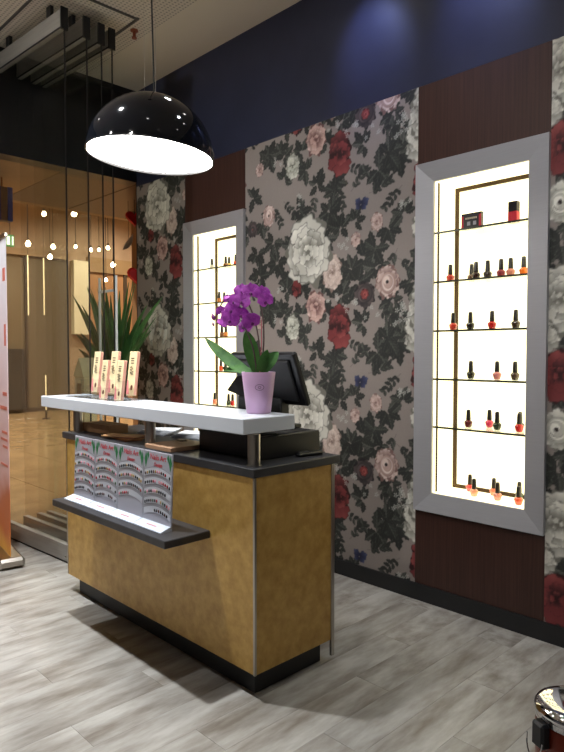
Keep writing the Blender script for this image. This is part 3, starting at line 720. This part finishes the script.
# ------------------------------------------------------------------ parked glass panels and their ceiling track
TRK = struct(B().box(-5.28, -4.12, -1.37, -1.355, ZC - .012, ZC).box(-5.28, -4.12, -.70, -.685, ZC - .012, ZC).box(-4.145, -4.13, -1.355, -.70, ZC - .012, ZC).build('trim_2', mat('track_dark', (84, 80, 76), .5)))
plabs = ['glass sliding panel parked nearest the camera beside the banner', 'second parked glass sliding panel from the camera', 'third parked glass sliding panel from the camera', 'parked glass sliding panel nearest the floral wall']
for k, y_ in enumerate((-1.215, -1.045, -.925, -.835)):
    r = thing('glass_panel', plabs[k], 'glass panel', (-4.225 - .01 * k, y_, 0), math.radians(3.6), 'parked glass panels')
    L = 1.04
    gp = B().box(-L, -.005, -.005, .005, .13, 3.76).build('pane', GLASS, r)
    B().box(-.005, 0, -.005, .005, .13, 3.76).build('edge_seal', SEAL, r)
    tr_ = B().cbox(-L, -.012, -.022, .022, 3.745, 3.875, .003).build('top_rail', RAIL, r)
    B().box(-.012, .004, -.026, .026, 3.735, 3.885).build('end_cap', CAPM, r)
    B().box(-L, .0, -.024, -.021, 3.74, 3.752).build('rail_gasket', CAPM, r)
    br = B().cbox(-L, 0, -.022, .022, .015, .135, .003).build('bottom_rail', RAIL, r)
    B().box(-L, 0, -.014, .014, .001, .015).build('bottom_brush', CAPM, r)
    B().lathe([(.006, 0), (.006, .012)], 8, Matrix.Translation((-.03, -.022, .05)) @ Matrix.Rotation(PI / 2, 4, 'X')).build('lock_pin', STEEL, r)
    for xx in (-.2, -L + .2): B().box(xx - .03, xx + .03, -.012, .012, 3.875, ZC - .007).build('hanger', CAPM, r)
spk = thing('sprinkler', 'small copper sprinkler head on perforated ceiling beside track', 'sprinkler', (-4.36, -.70 + .0, ZC - .001)); spk.location = (-4.30, -.62, ZC - .001)
B().lathe([(.03, 0), (.03, -.008), (.012, -.012), (.012, -.05), (.02, -.055), (.02, -.062)], 16).build('sprinkler_body', mat('copper', (150, 80, 56), .4, .5), spk, True)

# ------------------------------------------------------------------ roll-up banner
ban = thing('roll_up_banner', 'pink and orange roll-up banner at left edge before glass panels', 'banner', (-4.42, -1.56, 0), math.radians(-8))
SHEET = mat('banner_print', (230, 214, 216), .5); t = NT(SHEET)
tc = t.n('ShaderNodeTexCoord'); sx = t.n('ShaderNodeSeparateXYZ'); mr = t.n('ShaderNodeMapRange'); mr.inputs['From Max'].default_value = 2.3
nz = t.n('ShaderNodeTexNoise'); nz.inputs['Scale'].default_value = 3.0; ad = t.n('ShaderNodeMath', operation='MULTIPLY_ADD'); ad.inputs[1].default_value = .22
rp = t.n('ShaderNodeValToRGB'); cr = rp.color_ramp; cr.elements[0].position = .02; cr.elements[0].color = (*lin((236, 168, 60)), 1); cr.elements[1].position = .95; cr.elements[1].color = (*lin((226, 224, 232)), 1)
for p_, c_ in ((.10, (206, 104, 40)), (.20, (196, 110, 80)), (.29, (226, 180, 176)), (.60, (232, 208, 212))):
    e_ = cr.elements.new(p_); e_.color = (*lin(c_), 1)
t.l(tc.outputs['Object'], sx.inputs[0]); t.l(sx.outputs['Z'], mr.inputs['Value']); t.l(tc.outputs['Object'], nz.inputs['Vector']); t.l(nz.outputs['Fac'], ad.inputs[0]); t.l(mr.outputs[0], ad.inputs[2])
sb = t.n('ShaderNodeMath', operation='SUBTRACT'); sb.inputs[1].default_value = .11; t.l(ad.outputs[0], sb.inputs[0]); t.l(sb.outputs[0], rp.inputs['Fac']); t.l(rp.outputs['Color'], t.b.inputs['Base Color'])
sh_ = B().box(-.83, -.01, -.002, .002, .08, 2.30).build('banner_sheet', SHEET, ban)
B().cbox(-.86, .03, -.09, .09, 0, .075, .02).build('base_cassette', STEEL, ban)
B().cbox(-.84, 0, -.012, .012, 2.295, 2.325, .004).build('top_rail', STEEL, ban)
B().tube([(-.42, .02, .07), (-.42, .02, 2.3)], .008, 8).build('pole', STEEL, ban)
for (z0_, hh, wd) in ((2.0, .18, .07), (1.55, .30, .05), (1.2, .05, .12), (1.1, .05, .2), (.93, .035, .16), (.88, .035, .2), (.83, .035, .14), (.7, .03, .2)):
    B().box(-.04 - wd, -.04, -.0035, -.002, z0_, z0_ + hh * .5).build('red_print', mat('banner_red', (206, 112, 96), .5), sh_)

# ------------------------------------------------------------------ pedal bin
bn = thing('pedal_bin', 'red brown pedal bin with chrome domed lid at lower right corner', 'bin', (-.738, -1.236, 0)); bn.scale = (1, 1, .945)
BR_ = .118
B().lathe([(BR_ - .004, .02), (BR_, .03), (BR_, .385), (BR_ - .004, .39)], 48).build('bin_body', mat('red_brown_enamel', (120, 44, 24), .25, .3, coat=.5), bn, True)
B().lathe([(BR_ + .006, 0), (BR_ + .008, .006), (BR_ + .006, .022), (BR_ - .004, .024)], 48).build('base_ring', BLACKP, bn, True)
B().lathe([(BR_ + .002, .383), (BR_ + .003, .388), (BR_ + .003, .402), (BR_ + .001, .404)], 48).build('collar', CHROME, bn, True)
B().lathe([(BR_ + .004, .404), (BR_ + .006, .408), (BR_ + .005, .418), (BR_ - .004, .428), (BR_ - .02, .436), (BR_ - .05, .441), (.02, .443), (.0005, .4432)], 48).build('lid', CHROME, bn, True)
bd_ = -(rt * .98 + fh * .30).normalized()
ang = math.atan2(bd_.y, bd_.x); MB_ = Matrix.Rotation(ang, 4, 'Z')
br_ = B().cbox(BR_ - .004, BR_ + .030, -.026, .026, .312, .395, .008, MB_).build('hinge_bracket', BLACKP, bn)
B().tube([MB_ @ Vector((BR_ + .036 + .008 * math.sin(PI * k / 12), .034 * math.cos(PI * k / 12), .345 - .062 * math.sin(PI * k / 12))) for k in range(13)], .0022, 6).build('wire_handle', CHROME, bn, True)
B().cbox(BR_, BR_ + .05, -.02, .02, .008, .016, .003, Matrix.Rotation(ang + PI, 4, 'Z')).build('pedal', BLACKP, bn)

# ------------------------------------------------------------------ nail polish bottles
def lathe_mesh(name, prof, n=14): return B().lathe(prof, n).mesh(name)
BODY_R = lathe_mesh('glass_body', [(.012, 0), (.0155, .002), (.0195, .014), (.0225, .027), (.0190, .034), (.0085, .041)])
BODY_T = lathe_mesh('glass_body', [(.015, 0), (.0175, .002), (.0175, .036), (.011, .041), (.008, .043)])
CAP_L = lathe_mesh('cap', [(.0125, .040), (.0125, .044), (.0105, .086), (.0088, .093), (.004, .094)])
CAP_M = mat('polish_cap_black', (38, 34, 30), .3)
for me in (BODY_R, BODY_T, CAP_L):
    me.polygons.foreach_set('use_smooth', [True] * len(me.polygons)); me.materials.append(CAP_M)
POL = {'coral red': (206, 66, 52), 'dark brown': (56, 36, 28), 'taupe': (112, 84, 62), 'mauve red': (158, 62, 66), 'peach pink': (222, 140, 118), 'bright orange': (246, 118, 30), 'red': (196, 36, 34), 'black': (34, 30, 26), 'black brown': (58, 44, 34), 'olive black': (48, 46, 32), 'pale pink': (226, 142, 132), 'dark taupe': (82, 64, 50), 'maroon': (104, 32, 34), 'hot pink': (226, 66, 96), 'dark green': (54, 64, 44), 'salmon': (228, 128, 96), 'pinkish red': (226, 76, 76), 'peach': (232, 158, 124), 'orange red': (222, 84, 48), 'clear': (216, 212, 190), 'yellow': (232, 196, 96), 'amber': (206, 122, 54), 'bronze': (140, 92, 56)}
def bottle(x_, y_, z_, color, label, group, tall=False, sc=1.0):
    r = thing('nail_polish_bottle', label, 'nail polish', (x_, y_, z_ + .0006), 0, group)
    m = mat('polish_' + color.replace(' ', '_'), POL[color], .15, coat=.6)
    b = link('polish_glass', BODY_T if tall else BODY_R, r); b.material_slots[0].link = 'OBJECT'; b.material_slots[0].material = m
    c = link('cap', CAP_L, r)
    r.scale = (sc, sc, sc)
GR = 'polish bottles in the large right niche'; G1 = 'polish bottles in the left niche'
S1, S2, S3, S4, S5, SB = SH + [NZ[0] + IN]
for x_, y_, z_, c, l_ in [
    (-1.992, .1, S2, 'coral red', 'coral red polish alone at left on second shelf of right niche'),
    (-1.893, .17, S2, 'taupe', 'small taupe polish behind the dark brown one, second shelf, right niche'),
    (-1.826, .1, S2, 'dark brown', 'dark brown polish third from left on second shelf of right niche'),
    (-1.754, .1, S2, 'black brown', 'black brown polish at centre of second shelf of right niche'),
    (-1.674, .1, S2, 'mauve red', 'mauve red polish right of centre on second shelf of right niche'),
    (-1.618, .1, S2, 'peach pink', 'peach pink polish beside the orange one on second shelf'),
    (-1.544, .1, S2, 'bright orange', 'bright orange polish at right end of second shelf of right niche'),
    (-1.97, .1, S3, 'coral red', 'coral red polish at left end of third shelf of right niche'),
    (-1.858, .1, S3, 'black', 'black polish left of the red one on third shelf of right niche'),
    (-1.724, .1, S3, 'red', 'red polish between two black ones on third shelf of right niche'),
    (-1.585, .1, S3, 'black brown', 'black brown polish at right end of third shelf of right niche'),
    (-1.852, .1, S4, 'olive black', 'olive black polish at left on fourth shelf of right niche'),
    (-1.690, .1, S4, 'pale pink', 'pale pink polish in the middle of fourth shelf of right niche'),
    (-1.585, .1, S4, 'dark taupe', 'dark taupe polish at right on fourth shelf of right niche'),
    (-1.864, .1, S5, 'maroon', 'maroon polish at left on fifth shelf of right niche'),
    (-1.774, .18, S5, 'hot pink', 'hot pink polish behind the dark green one on fifth shelf'),
    (-1.686, .1, S5, 'dark green', 'dark green polish in the middle of fifth shelf of right niche'),
    (-1.557, .1, S5, 'red', 'red polish at right end of fifth shelf of right niche'),
    (-1.590, .18, S5, 'black', 'black polish behind the red one at right of fifth shelf'),
    (-1.905, .2, SB, 'pinkish red', 'pinkish red polish at back left on floor of right niche'),
    (-1.823, .1, SB, 'peach', 'peach polish at front left on floor of right niche'),
    (-1.752, .2, SB, 'salmon', 'salmon polish at back middle on floor of right niche'),
    (-1.678, .1, SB, 'peach pink', 'peach pink polish at front middle on floor of right niche'),
    (-1.548, .085, SB, 'orange red', 'orange red polish at front right on floor of right niche'),
    (-1.598, .2, SB, 'dark green', 'dark green polish at back right on floor of right niche')]:
    bottle(x_, y_, z_, c, l_, GR, False, 1.1)
left_niche = [
    (-4.276, S1, 'clear', 'clear polish alone at left on top shelf of left niche', True, .1), (-4.091, S1, 'bronze', 'bronze polish left of the yellow one, top shelf of left niche', False, .1), (-4.094, S1, 'yellow', 'yellow polish on top shelf of left niche', True, .14), (-3.962, S1, 'orange red', 'orange red polish at right end of top shelf of left niche', True, .1),
    (-4.178, S2, 'amber', 'amber polish left of orchid flowers on second shelf of left niche', True, .1), (-4.173, S2, 'salmon', 'salmon polish behind orchid flowers on second shelf of left niche', True, .15),
    (-4.144, S3, 'bronze', 'bronze polish at left on third shelf of left niche under orchid', True, .1), (-4.091, S3, 'amber', 'amber polish at right on third shelf of left niche under orchid', True, .1),
    (-4.158, S4, 'orange red', 'orange red polish on fourth shelf of left niche beside green one', True, .1), (-4.135, S4, 'dark green', 'dark green polish on fourth shelf of left niche', False, .13),
    (-4.246, S5, 'salmon', 'salmon polish alone at left on fifth shelf of left niche', True, .1), (-4.059, S5, 'dark green', 'dark green polish left of the red one on fifth shelf, left niche', True, .1), (-4.007, S5, 'red', 'red polish at right on fifth shelf of left niche', True, .1)]
for x_, z_, c, l_, tall, y_ in left_niche:
    bottle(x_, y_, z_, c, l_, G1, tall, 1.0)
gb = thing('gift_box', 'black and red printed gift box on top shelf of right niche', 'box', (-1.842, .08, S1 + .0006), .0, )
B().cbox(-.062, .062, -.012, .012, 0, .092, .001).build('box_body', mat('box_black', (24, 20, 22), .3), gb)
for (a, b_) in ((-.0615, -.048), (.048, .0615)): B().box(a, b_, -.0135, -.012, .002, .078).build('red_band', mat('box_red', (190, 34, 50), .4), gb)
for k in range(6): B().box(-.036 + k * .0125, -.028 + k * .0125, -.0135, -.012, .058, .068).build('printed_letter', mat('box_gold', (190, 176, 150), .4), gb)
for (a, b_) in ((-.025, -.005), (.012, .032)): B().cbox(a, b_, -.014, -.012, .022, .044, .001).build('printed_panel', mat('box_silver', (150, 146, 150), .3), gb)
tb = thing('tall_carton', 'tall black and red carton at right of top shelf, right niche', 'box', (-1.594, .08, S1 + .0006))
B().cbox(-.025, .025, -.02, .02, 0, .06, .001).build('carton_base', mat('box_red', (190, 34, 50), .4), tb); B().cbox(-.0245, .0245, -.0195, .0195, .06, .114, .001).build('carton_top', mat('box_black', (24, 20, 22), .3), tb)

# ------------------------------------------------------------------ yucca, display tower, white stand (behind the counter's far end)
yc = thing('potted_yucca', 'spiky green yucca plant between glass panels and floral wall', 'plant', (-4.98, -.42, 0))
B().lathe([(.11, 0), (.13, .01), (.16, .36), (.165, .38), (.15, .385), (.14, .35)], 28).build('pot', mat('dark_pot', (58, 52, 48), .5), yc, True)
B().lathe([(.0, .34), (.143, .345)], 20, cap=False).build('soil', mat('soil', (40, 30, 24), .9), yc)
B().tube([(0, 0, .34), (.01, .0, .8), (0, 0, 1.2)], [.035, .03, .025], 10).build('trunk', noise_mat('trunk_bark', (84, 66, 48), (116, 94, 70), scale=(1, 1, 6), ns=8, rough=.9), yc, True)
YL = noise_mat('yucca_leaf', (46, 84, 46), (76, 118, 62), scale=(1, 1, .2), ns=9, rough=.4)
TIPS = [(-.60,-.10,2.06),(-.50,.03,2.12),(-.45,.106,2.15),(-.305,-.007,2.105),(-.195,.065,2.04),(.16,.042,2.13),(.42,-.05,2.09),(.40,.07,1.92),(.56,.05,1.81),(.62,-.03,1.70),(.56,-.08,1.62),(-.60,.10,1.52),(-.66,-.02,1.56),(-.02,.057,2.07),(-.70,.08,1.84),(-.42,.056,2.0),(.12,.10,1.93),(.48,-.05,1.52),(-.28,.084,2.0),(.05,-.15,2.0),(.25,-.14,1.85),(-.2,-.18,1.9),(-.35,-.15,1.7),(.3,.1,1.7),(-.5,.0,1.75),(.02,.12,1.8),(-.72,.05,1.98),(-.55,.02,2.14),(.30,.0,2.12),(-.35,.1,2.13),(-.78,.02,1.70),(.62,.08,1.98)]
for i, tp in enumerate(TIPS):
    base = Vector((tp[0] * .05, tp[1] * .05, 1.08 + .13 * (i % 4) / 3)); tipv = Vector(tp); tipv.z -= .02
    mid = base.lerp(tipv, .5) + Vector((-tp[0] * .08, 0, .10 * min(1, abs(tp[0]) * 2)))
    pts = curve3(base, mid, tipv, 8); ws = [.03, .04, .046, .046, .042, .035, .026, .014, .002]
    d = (tipv - base).normalized(); sd = d.cross(Vector((rt.y * .2 + random.uniform(-.6, .6), -1, .2))).normalized()
    B().strap(pts, ws, sd, .002, .3, 1).build('leaf', YL, yc)
WOODC = noise_mat('cream_birch', (232, 216, 174), (244, 230, 192), ns=6, rough=.5)
tw = thing('display_tower', 'cream wooden display tower with pointed roof behind glass panels', 'display stand', (-5.05, -.66, 0), .0)
B().cbox(-.10, .07, -.06, .06, 0, 1.30, .003).build('column', WOODC, tw)
B().add([(-.11, -.07, 1.30), (.08, -.07, 1.30), (.08, .07, 1.30), (-.11, .07, 1.30), (.0, -.07, 1.46), (.0, .07, 1.46)], [(0, 1, 4), (3, 5, 2), (0, 4, 5, 3), (1, 2, 5, 4), (3, 2, 1, 0)]).build('roof', WOODC, tw)
B().box(-.055, .02, -.063, -.06, 1.08, 1.24).build('window_recess', mat('tower_tan', (150, 116, 78), .6), tw)
wf = thing('white_stand', 'slim white H-shaped stand standing among the yucca leaves', 'stand', (-4.60, -.70, 0))
for xx in (-.13, .13): B().cbox(xx - .009, xx + .009, -.009, .009, 0, 2.11, .002).build('upright', WHITE, wf)
B().cbox(-.12, .12, -.007, .007, 1.985, 2.005, .002).build('cross_bar', WHITE, wf); B().cbox(-.12, .12, -.007, .007, .4, .42, .002).build('cross_bar', WHITE, wf)
for xx in (-.13, .13): B().cbox(xx - .012, xx + .012, -.08, .1, 0, .012, .002).build('foot', WHITE, wf)

# ------------------------------------------------------------------ the mall beyond the opening
TILEM = noise_mat('tan_mall_tile', (150, 122, 86), (168, 138, 98), ns=3, rough=.22, objrand=True, val=.06)
mf = struct(B().box(-19, X0 - .04, -6, 9, -.06, -.006).build('floor_mall', mat('tile_grout', (110, 86, 58), .6)))
tm = B().cbox(.003, .897, .003, .897, -.006, 0, .001).mesh('floor_tile'); tm.materials.append(TILEM)
xx = X0 - .045 - .9
while xx > -17.2:
    for j in range(-3, 9): link('floor_tile', tm, mf, loc=(xx, j * .9 - .3, 0))
    xx -= .9
BEIGE = noise_mat('warm_beige_plaster', (160, 134, 104), (172, 145, 114), ns=2, rough=.7)
DBROWN = mat('dark_brown_soffit', (82, 58, 42), .35)
sf = struct(B().box(-7.15, X0 - .16, -6, -.55, 3.2, 3.32).build('ceiling_soffit', BEIGE))
for k in range(4):
    B().cbox(-7.15, X0 - .16, -.545 + k * .75, -.545 + k * .75 + .738, 3.2, 3.31, .006).build('soffit_panel', DBROWN, sf)
struct(B().box(-7.25, -7.15, -6, 9, 3.2, 6.2).build('wall_soffit_face', BEIGE))
struct(B().box(-19, -5.2, -6, 9, 6.2, 6.3).build('ceiling_mall', BEIGE))
FARX = -16.0
fwall = struct(B().box(FARX - .2, FARX, -6, 9, 0, 6.2).build('wall_far', BEIGE))
struct(B().box(-19, X0, 8.8, 9, 0, 6.2).build('wall_mall_right', mat('orange_tan_wall', (168, 128, 88), .7)))
struct(B().box(-19, -5.0, -6.1, -6, 0, 6.2).build('wall_mall_left', BEIGE))
struct(B().box(-6.9, X0 - .02, .9, 1.0, 0, 3.2).build('wall_neighbour', mat('orange_tan_wall')))
# far shop front: fascia, dark glass bays with mullions
fs_ = thing('far_shopfront', 'dull brown glazed shopfront across the mall floor', 'shopfront', (FARX, 3, 0))
B().box(.0, .12, -4.4, 1.45, 3.95, 4.12).build('fascia', mat('fascia_tan', (150, 122, 84), .5), fs_)
for k in range(5):
    B().box(.02, .05, -4.4 + k * 1.17 + .03, -4.4 + (k + 1) * 1.17 - .03, .1, 3.95).build('window_bay', mat('dull_shop_glass', (112, 98, 76), .25), fs_)
    B().box(.0, .09, -4.4 + k * 1.17 - .03, -4.4 + k * 1.17 + .03, 0, 3.95).build('mullion', mat('mullion_brown', (70, 58, 44), .5), fs_)
B().box(.05, .3, -.45, .15, .1, 1.6).build('display_plinth', mat('dark_block', (52, 46, 38), .6), fs_)
B().box(.0, .1, -4.4, 1.45, 0, .1).build('sill', mat('mullion_brown'), fs_)
B().box(.02, .2, 1.50, 1.92, 2.0, 3.95).build('cream_panel', mat('cream_panel', (236, 222, 186), .6), fs_)
fs2 = thing('far_orange_shop', 'warm orange lit shop front across the mall, right of brown one', 'shopfront', (FARX, 6, 0))
B().box(.0, .12, -1.05, 2.5, 3.7, 4.1).build('fascia', mat('fascia_tan'), fs2)
for k in range(3):
    B().box(.02, .06, -1.04 + k * 1.18, -1.04 + k * 1.18 + 1.08, .1, 3.7).build('window_bay', mat('orange_bay', (164, 122, 82), .4), fs2)
    B().box(.0, .10, -1.04 + k * 1.18 + 1.08, -1.04 + k * 1.18 + 1.18, 0, 3.7).build('mullion', mat('mullion_brown'), fs2)
WGLOW = mat('warm_bulb', (255, 240, 210), .4, emit=(255, 226, 178), es=40)
BL = [(-13, 2.485, 4.407, 1.2), (-13, 3.150, 4.509, 1.5), (-13, 2.139, 3.742, 1.4), (-13, 2.670, 3.743, 1.2), (-13, 2.602, 3.525, 1.3), (-12.6, 2.98, 3.735, .8), (-13, 3.538, 3.778, .9), (-13, 3.731, 3.8, .8), (-13, 3.953, 3.87, 1), (-13, 4.074, 3.5, 1.3), (-13, 3.895, 3.146, .9)]
blab = ['high small mall pendant bulb left of the brightest one', 'brightest high mall pendant bulb behind the glass panels', 'bright mall bulb above the left glowing tube', 'small mall bulb right of the bright left bulb', 'mall bulb lowest of the left cluster', 'faint mall bulb just right of first panel edge', 'faint mall bulb left of the close pair', 'faint mall bulb right one of the close pair', 'mall bulb near the last panel edge', 'low mall bulb left of the yucca tips', 'lowest mall bulb above the white stand']
for (x_, y_, z_, s_), l_ in zip(BL, blab):
    r = thing('mall_pendant_bulb', l_, 'lamp', (x_, y_, z_), group='mall pendant bulbs')
    B().lathe([(.001, -.04 * s_), (.028 * s_, -.028 * s_), (.04 * s_, 0), (.028 * s_, .028 * s_), (.012, .05 * s_)], 12).build('bulb', WGLOW, r, True)
    B().lathe([(.02, .05 * s_), (.02, .05 * s_ + .05)], 8).build('socket', CAPM, r); B().tube([(0, 0, .05 * s_ + .05), (0, 0, 6.2 - z_ - .001)], .006, 5).build('cord', CAPM, r)
TUBEM = mat('glowing_tube', (255, 236, 190), .4, emit=(255, 226, 168), es=.8)
for (y_, z0_, z1_, l_) in ((2.54, 2.34, 3.67, 'long glowing tube lamp at left in the mall'), (2.90, 2.36, 3.64, 'long glowing tube lamp right of the first in mall'), (2.912, .2, 1.0, 'low glowing tube lamp over the left end of white shelf')):
    r = thing('tube_lamp', l_, 'lamp', (-14, y_, z0_), group='glowing tube lamps in the mall')
    B().lathe([(.010, 0), (.014, .02), (.014, z1_ - z0_ - .02), (.010, z1_ - z0_)], 12).build('tube', TUBEM, r, True)
    if z0_ > 1: B().tube([(0, 0, z1_ - z0_), (0, 0, 6.2 - z0_ - .001)], .005, 5).build('cord', CAPM, r)
    else: B().lathe([(.09, -z0_ + .0005), (.09, -z0_ + .02), (.02, -z0_ + .03), (.02, 0)], 12).build('stand', CAPM, r)
ex = thing('exit_sign', 'green and white exit sign in the mall above banner', 'sign', (-12, 1.39, 3.48))
B().cbox(-.02, .02, -.09, .07, 0, .22, .003).build('sign_box', mat('sign_green', (60, 110, 60), .4, emit=(90, 150, 80), es=.5), ex)
B().box(.02, .023, -.07, -.01, .03, .19).build('running_figure', mat('sign_white', (230, 240, 220), .4, emit=(240, 250, 220), es=.9), ex); B().box(.02, .023, .025, .055, .03, .19).build('door_mark', mat('sign_white'), ex)
B().tube([(0, 0, .22), (0, 0, 2.719)], .006, 5).build('hanger_rod', CAPM, ex)
hs = thing('hanging_sign', 'hanging box sign with blue edge at top left outside shop', 'sign', (-6.3, -1.05, 2.78))
B().cbox(-.05, .05, -.30, .245, 0, .32, .004).build('sign_body', mat('sign_grey_brown', (110, 92, 78), .5), hs)
B().box(.05, .056, .205, .248, -.002, .322).build('blue_edge', mat('sign_blue', (36, 80, 170), .4), hs); B().box(-.056, .056, .245, .252, -.002, .322).build('blue_edge', mat('sign_blue'), hs); B().box(.05, .056, -.30, .14, .0, .32).build('violet_face', mat('sign_violet', (70, 60, 130), .5), hs)
for yy in (-.2, .17): B().tube([(0, yy, .32), (0, yy, .419)], .008, 6).build('hanger_rod', mat('copper'), hs)
def heart(loc, s_, label, m, pale=False):
    r = thing('hanging_ornament', label, 'ornament', loc, math.radians(60), 'ornaments hanging outside the shop')
    if not pale:
        n = 28; out = []
        for k in range(n):
            a = 2 * PI * k / n; out.append((s_ * 16 * math.sin(a) ** 3 / 16, s_ * (13 * math.cos(a) - 5 * math.cos(2 * a) - 2 * math.cos(3 * a) - math.cos(4 * a)) / 16))
        vs = [(x_ * .8, -.03, z_ * .8) for x_, z_ in out] + [(x_, 0, z_) for x_, z_ in out] + [(x_ * .8, .03, z_ * .8) for x_, z_ in out]
        fs = [tuple(range(n)), tuple(range(3 * n - 1, 2 * n - 1, -1))]
        for j in range(2): fs += [(j * n + k, j * n + (k + 1) % n, (j + 1) * n + (k + 1) % n, (j + 1) * n + k) for k in range(n)]
        B().add(vs, fs).build('heart_body', m, r, True)
    else:
        B().strap(curve3((-.06, 0, -.08), (.02, 0, -.02), (.05, 0, .10), 8), [.004, .018, .026, .03, .03, .026, .02, .012, .003], (1, 0, -.6), .004, .2).build('feather_blade', m, r, True)
    B().tube([(0, 0, s_ * .3), (0, 0, 3.2 - loc[2] - .0005)], .0025, 5).build('string', SEAL, r)
REDH = mat('ornament_red', (206, 22, 26), .35)
heart((-6.2, .52, 3.0), .10, 'upper red heart ornament beside floral wall edge', REDH)
heart((-6.1, .50, 2.35), .12, 'lower red heart ornament beside floral wall edge', REDH)
heart((-6.3, .50, 2.74), .1, 'pale feather ornament between the two red hearts', mat('feather_white', (206, 196, 180), .6), True)
# mall downlights
dlab = ['mall downlight nearest the shop', 'mall downlight beyond the neighbouring wall', 'mall downlight above the pendant bulbs', 'mall downlight before the far shopfront', 'mall downlight far to the right']
for (x_, y_, z_, p_), dl_ in zip(((-8.4, -1.0, 6.19, 1.0), (-9.5, 3.0, 6.19, 1.3), (-13.0, 1.0, 6.19, 1.2), (-13.5, 5.0, 6.19, 1.3), (-8.0, 5.5, 6.19, .8)), dlab):
    r = thing('mall_downlight', dl_, 'downlight', (x_, y_, z_), group='mall downlights')
    B().lathe([(.07, -.004), (.09, -.006), (.092, 0), (.07, 0)], 20, cap=False).build('trim_ring', mat('spot_ring'), r); B().lathe([(0, -.002), (.07, -.002)], 20, cap=False).build('lens', mat('warm_lens', (255, 240, 210), .4, emit=(255, 214, 160), es=10), r)
    ld = bpy.data.lights.new('downlight_beam', 'SPOT'); ld.energy = P_MALL * p_ * 2; ld.spot_size = math.radians(140); ld.spot_blend = .6; ld.shadow_soft_size = .07; ld.color = (1, .90, .76)
    lo = bpy.data.objects.new('downlight_beam', ld); COL.objects.link(lo); lo.parent = r; lo.location = (0, 0, -.02)
